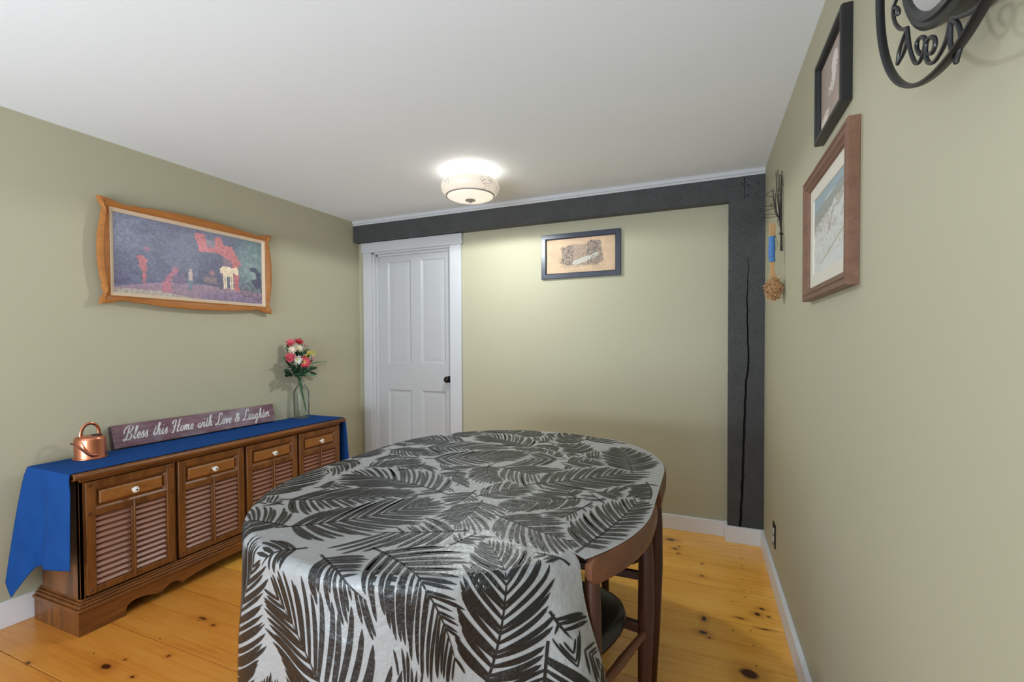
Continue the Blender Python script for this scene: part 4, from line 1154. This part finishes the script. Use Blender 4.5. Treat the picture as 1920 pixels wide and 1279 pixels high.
colour_plane('print', 'paper_print', pf, O_+N_*.008, A_, Bz, w_-.072, h_-.072, 150, 80, sketch_fn)

# ---- two frames on the right wall
A_, N_ = Vector((0, -1, 0)), Vector((-1, 0, 0))
def right_rect(pts, off):
    p = [at(*q_, 'x', XR-off) for q_ in pts]; c = sum(p, Vector())/4
    return Vector((XR, c.y, c.z)), (abs(p[0].y-p[1].y)+abs(p[3].y-p[2].y))/2, (abs(p[0].z-p[3].z)+abs(p[1].z-p[2].z))/2
O_, w_, h_ = right_rect(((1524, 137), (1574, 12), (1578, 185), (1528.5, 271)), .026)
bf = thing('framed_print', tuple(O_), 'taupe print with white flowers in a narrow black frame, upper on right wall', 'picture')
MB(O_, A_, Bz, N_).ring(w_, h_, [(0, .001), (0, .022), (.003, .026), (.011, .026), (.013, .022), (.018, .022), (.020, .014), (.026, .014), (.026, .001)]).build('frame', 'black_frame', bf, smooth=0)
def flower_print(u, v):
    n1 = vnoise(u, v, 4, 31); n2 = vnoise(u, v, 24, 32, 3)
    c = np.array((176, 156, 146))[None, None]*(.92+.12*n1)[..., None]*np.ones(u.shape+(1,))
    c = c*(1-.18*np.clip(.4-u, 0, 1))[..., None]
    wv = (((u-.62)/.13)**2+((v-.28)/.16)**2 < 1) | poly_mask(u, v, [(.50, .38), (.70, .36), (.66, .52), (.56, .62), (.48, .50)])
    wv &= n2 > .34; c[wv] = np.array((226, 216, 208))
    for k in range(9):
        t = k*math.pi/8+.1; m_ = seg_mask(u, v, (.46, .55), (.46+.12*math.cos(t*2.2), .55+.09*math.sin(t*2.2)), .012); c[m_] = np.array((222, 212, 202))
    for k in range(12):
        t = -math.pi*.9+k*.16; m_ = seg_mask(u, v, (.25, .98), (.25+.28*math.cos(t), .98+.2*math.sin(t)), .014); c[m_] = np.array((220, 206, 192))
    return c
colour_plane('print', 'paper_print', bf, O_+N_*.012, A_, Bz, w_-.050, h_-.050, 90, 90, flower_print)
O_, w_, h_ = right_rect(((1503.5, 346), (1585.5, 229), (1589, 537), (1505.5, 563)), .027)
rf = thing('framed_print', tuple(O_), 'pale landscape with wide mat in a deep brown frame on the right wall', 'picture')
MB(O_, A_, Bz, N_).ring(w_, h_, [(0, .001), (0, .024), (.003, .027), (.010, .027), (.012, .024), (.018, .024), (.021, .027), (.027, .026), (.033, .019), (.038, .018), (.040, .014), (.040, .001)]).build('frame', 'brown_frame', rf, smooth=0)
MB(O_, A_, Bz, N_).ring(w_-.078, h_-.078, [(0, .003), (0, .0105), (.040, .0105), (.0412, .009), (.0412, .003)]).build('mat_board', 'mat_board', rf, smooth=0)
def land_fn(u, v):
    n1 = vnoise(u, v, 6, 41); n2 = vnoise(u, v, 20, 42, 3); n3 = vnoise(u, v, 44, 43, 2)
    c = np.array((206, 206, 202))[None, None]*(.95+.08*n1)[..., None]*np.ones(u.shape+(1,))
    sky = v < .20-.10*u+.02*np.sin(u*9); c[sky] = np.array((150, 164, 172))
    hill = (v > .20-.10*u) & (v < .36-.22*u+.10*n2) ; c[hill] = c[hill]*.35+np.array((122, 126, 120))*.65
    tr = (v > .28-.1*u) & (v < .50-.25*u+.08*n2) & (n3 > .48); c[tr] = c[tr]*.45+np.array((150, 142, 122))*.55
    m_ = seg_mask(u, v, (.25, .88), (1, .62), .014) ; c[m_] = np.array((178, 168, 150))
    b = (np.abs(v-.70) < .14) & (n3 > .60) & (n2 > .48); c[b] = c[b]*.6+np.array((160, 140, 108))*.4
    b = (((u-.55)/.2)**2+((v-.50)/.08)**2 < 1) & (n3 > .5); c[b] = c[b]*.55+np.array((160, 130, 120))*.45
    b = seg_mask(u, v, (.5, .55), (.62, .36), .010) | seg_mask(u, v, (.85, .5), (.98, .34), .010); c[b] = np.array((150, 140, 136))
    return c
colour_plane('print', 'paper_print', rf, O_+N_*.007, A_, Bz, w_-.15, h_-.15, 110, 130, land_fn)

# ---- wrought iron wall clock
CKX = XR-.062; ccy, ccz = .740, 1.803
ck = thing('wall_clock', (XR, ccy, ccz), 'round black wrought iron wall clock with scrollwork, at the top right', 'clock')
OC = Vector((XR, ccy, ccz))
RG = .237
q = MB(OC, A_, Bz, N_); q.tube([(RG*math.cos(t), RG*math.sin(t), .062) for t in [2*math.pi*k/96 for k in range(96)]], 0.0066, 12, True, .5, up=(0, 0, 1))
q.build('outer_ring', 'iron', ck)
RF = .170
q = MB(OC, A_, Bz, N_); q.lathe([(RF-.020, .012), (RF-.006, .012), (RF-.004, .040), (RF, .046), (RF+.001, .054), (RF-.005, .058), (RF-.010, .056), (RF-.012, .060), (RF-.017, .062), (RF-.021, .060), (RF-.023, .054)], 72)
q.f = [f for f in q.f if len(f) == 4]; q.build('case', 'iron', ck)
M['clock_face'] = plain('clock_face', (214, 212, 222), .45, .03)
MB(OC, A_, Bz, N_).lathe([(RF-.008, .013), (RF-.008, .040), (.0001, .0405)], 64).build('clock_face', 'clock_face', ck)
q = MB(OC, A_, Bz, N_).lathe([(RF-.022, .056), (RF-.026, .050), (RF-.034, .044), (RF-.046, .042), (RF-.048, .0405)], 64); q.f = [f for f in q.f if len(f) == 4]; q.build('inner_bezel', 'pewter', ck)
q = MB(OC, A_, Bz, N_); q.tube([(.088*math.cos(t), .088*math.sin(t), .0409) for t in [2*math.pi*k/64 for k in range(64)]], .0006, 6, True); q.build('minute_track', 'iron', ck)
for t, ln in ((.9, .062), (2.2, .085)):
    MB(OC, A_, Bz, N_).obox((math.cos(t)*ln/2, math.sin(t)*ln/2, .044), (math.cos(t)*ln/2, math.sin(t)*ln/2, 0), (-math.sin(t)*.003, math.cos(t)*.003, 0), (0, 0, .0008)).build('hand', 'iron', ck)
def ckp(px, py): p = at(px, py, 'x', CKX); return ((ccy-p.y), (p.z-ccz), .060)
scrolls = [[(1698, 53), (1690, 74), (1683, 98), (1680, 120)], [(1698, 53), (1698, 74), (1691, 100), (1680, 121)],
           [(1698, 53), (1703, 92), (1712, 117), (1721, 116), (1730, 92), (1731, 74), (1724, 70), (1717, 78), (1716, 92), (1722, 102), (1725, 99)],
           [(1780, 37), (1770, 78), (1752, 112), (1740, 119), (1733, 108), (1733, 84), (1740, 71), (1748, 72), (1750, 84), (1745, 99), (1739, 101)],
           [(1779, 40), (1778, 78), (1783, 104), (1789, 118)], [(1781, 38), (1792, 46), (1798, 78), (1789, 118)],
           [(1698, 53), (1686, 55), (1675, 42), (1672, 18), (1678, 0), (1684, -10)], [(1672, 20), (1676, 14), (1681, 18), (1682, 26), (1678, 28)],
           [(1780, 35), (1806, 28), (1826, 16), (1841, 0), (1850, -14)]]
for s_ in scrolls:
    P = catmull([ckp(*p) for p in s_], 7)
    MB(OC, A_, Bz, N_).tube(P, .0029, 8, flat=.9, up=(0, 0, 1)).build('scroll', 'iron', ck)
    MB(OC, A_, Bz, N_).tube([(p[0], -p[1], p[2]) for p in P], .0029, 8, flat=.9, up=(0, 0, 1)).build('scroll', 'iron', ck)
for t in (0, math.pi):
    c = Vector((math.cos(t), math.sin(t), 0)); MB(OC, A_, Bz, N_).tube([c*RF+Vector((0, 0, .055)), c*RG+Vector((0, 0, .06))], .0034, 8).build('spoke', 'iron', ck)
for t in (.6, 2.5, -.6, -2.5):
    c = Vector((math.cos(t), math.sin(t), 0))*(RF-.012); MB(OC, A_, Bz, N_).tube([c, c+Vector((0, 0, .02))], .004, 8).build('wall_stand', 'iron', ck)

# ---- dried plants hung on the right wall beside the post
YT = 2.44
M['twig'] = plain('dark_twig', (44, 40, 38), .7, .25, 50)
M['seed'] = plain('grey_seed_head', (96, 90, 74), .8, .2, 60)
M['straw'] = plain('straw_stem', (196, 150, 96), .7, .15, 60)
M['tape'] = plain('blue_tape', (62, 112, 172), .5, .12, 90)
M['dried'] = plain('dried_flower', (184, 140, 96), .85, .42, 90)
def tw(px, py, dy=0): p = at(px, py, 'y', YT+dy); p.x = min(p.x, XR-.006); return p
tg = thing('twig_bunch', tuple(tw(1470, 470)), 'thin bunch of dark dried twigs hanging beside the post', 'dried plant')
r3 = random.Random(5)
tips = [(1455, 323), (1458.5, 318), (1468.5, 320), (1469.5, 336), (1462, 328), (1449, 354), (1453.5, 361), (1465, 330), (1452, 372), (1475, 378), (1472, 356)]
for i, (px, py) in enumerate(tips):
    bx = 1463.5+(i % 4)*1.4; by = 470-(i % 3)*2
    dy = r3.uniform(-.012, .012)
    P = catmull([tw(bx, by, dy), tw(1464+(i % 3)*1.2, 440, dy), tw(1464.5+(px-1464)*.25, 412, dy), tw(1464+(px-1464)*.75, 368 if py < 350 else 395, dy), tw(px, py, dy)], 4)
    MB().tube(P, [.0026-.0010*k/len(P) for k in range(len(P))], 6).build('twig', 'twig', tg)
for pts in ([(1436, 366), (1445, 359), (1458, 358), (1468, 359), (1460, 367), (1446, 369), (1436, 366)], [(1424, 393), (1434, 387), (1450, 387), (1452, 390), (1436, 395), (1425, 394), (1424, 392)],
            [(1431, 407), (1440, 402), (1456, 402), (1466, 399), (1460, 405), (1444, 408), (1432, 409)], [(1464, 428), (1459, 420), (1458, 412), (1462, 404)], [(1460, 328), (1466, 330), (1468, 345)]):
    MB().tube(catmull([tw(*p, -.01) for p in pts], 5), .0012, 6).build('tendril', 'twig', tg)
for px, py, rr_ in ((1447, 385, .006), (1461, 355, .005), (1466, 348, .006)):
    mb = MB(); c = tw(px, py, -.01)
    for k in range(7): petal_mesh(mb, c, Vector((r3.uniform(-1, 1), r3.uniform(-.6, .2), r3.uniform(-1, 1))), Vector((0, -1, .2)), rr_*1.6, rr_*.5)
    mb.build('seed_head', 'seed', tg)
MB().tube([tw(1464, 438, -.004)+Vector((-.006, 0, 0)), tw(1466, 438, -.01), tw(1468, 439, -.004)+Vector((.002, 0, 0))], .0042, 8).build('tie', 'twig', tg)
YH = 2.40
def th(px, py, dy=0): p = at(px, py, 'y', YH+dy); return p
dbn = thing('dried_flower_bundle', tuple(th(1450, 566)), 'upside-down bundle of tan dried flowers wrapped in blue tape', 'dried plant')
for i, px in enumerate((1444, 1446.2, 1448.5, 1450.8, 1452.6)):
    P = [th(px*1.0+(px-1448)*.25, 417+(i % 3)*2, .004*(i % 3)), th(px, 445, .004*(i % 3)), th(1447.5+(px-1448)*.8, 492, 0), th(1448+(px-1448)*.55, 506, 0), th(1450+(px-1448)*2.2, 530, .005*(i-2))]
    MB().tube(catmull(P, 4), .0022, 7).build('stem', 'straw', dbn)
tpts = [th(1447, 444), th(1447.3, 460), th(1446.8, 475), th(1448, 491)]
MB().tube(catmull(tpts, 4), [.0135]*5+[.0142]*4+[.0128]*4, 14).build('tape_wrap', 'tape', dbn)
for py, ex in ((463, .0152), (472, .0150), (481, .0142)):
    c = th(1447, py); MB((c.x, c.y, c.z)).lathe([(.012, -.004), (ex, -.003), (ex, .003), (.012, .004)], 14).build('tape_edge', 'tape', dbn)
hc = th(1451, 541)
r4 = random.Random(9)
mb = MB()
for k in range(420):
    d = Vector((r4.gauss(0, 1), r4.gauss(0, 1), r4.gauss(0, 1))).normalized(); rr_ = r4.uniform(.55, 1)
    c = hc+Vector((d.x*.036*rr_, d.y*.036*rr_, d.z*.050*rr_-.002))
    if c.x > XR-.012: c.x = XR-.012
    dr_ = (d+Vector((r4.uniform(-.9, .9), r4.uniform(-.9, .9), r4.uniform(-1.3, .5))))
    ax_ = Vector((r4.uniform(-1, 1), r4.uniform(-1, 1), r4.uniform(-1, 1)))
    petal_mesh(mb, c, dr_, ax_ if ax_.cross(dr_).length > .1 else Vector((.3, .2, 1)), r4.uniform(.008, .016), r4.uniform(.003, .0055), r4.uniform(-.5, .6))
tag(mb.build('dried_petals', 'dried', dbn, smooth=0), kind='stuff')
MB((hc.x, hc.y, hc.z)).lathe([(.0001, -.038), (.02, -.032), (.027, -.01), (.026, .012), (.014, .034), (.006, .05), (.0001, .052)], 14).build('flower_core', 'dried', dbn)
MB().tube(catmull([th(1453, 440), th(1457, 452), th(1457.5, 462), th(1454, 468)], 5), .0008, 5).build('string', 'twig', dbn)

# ---- wall outlet low on the right wall
oy, oz = at(1452.6, 1003, 'x', XR).y, at(1452.6, 1003, 'x', XR).z
ol = thing('wall_outlet', (XR, oy, oz), 'dark bronze wall outlet low on the right wall', 'outlet')
OO = Vector((XR, oy, oz)); A_, N_ = Vector((0, -1, 0)), Vector((-1, 0, 0))
MB(OO, A_, Bz, N_).box((-.038, -.060, 0), (.038, .060, .0055)).build('plate', 'bronze', ol, bevel=.003)
for s_ in (-1, 1):
    q = MB(OO+Bz*(s_*.0205), A_, Bz, N_); q.prism([(math.cos(t)*.0165, max(-.0135, min(.0135, math.sin(t)*.0165))) for t in [2*math.pi*k/28 for k in range(28)]], .004, .0078); re = q.build('receptacle', 'knob', ol)
    for dx in (-.006, .006): MB(OO+Bz*(s_*.0205), A_, Bz, N_).box((dx-.001, -.003, .0075), (dx+.001, .005, .0081)).build('slot', 'black', re)
MB(OO, A_, Bz, N_).lathe([(.003, .005), (.003, .0066), (.0001, .0070)], 10).build('screw', 'pewter', ol)
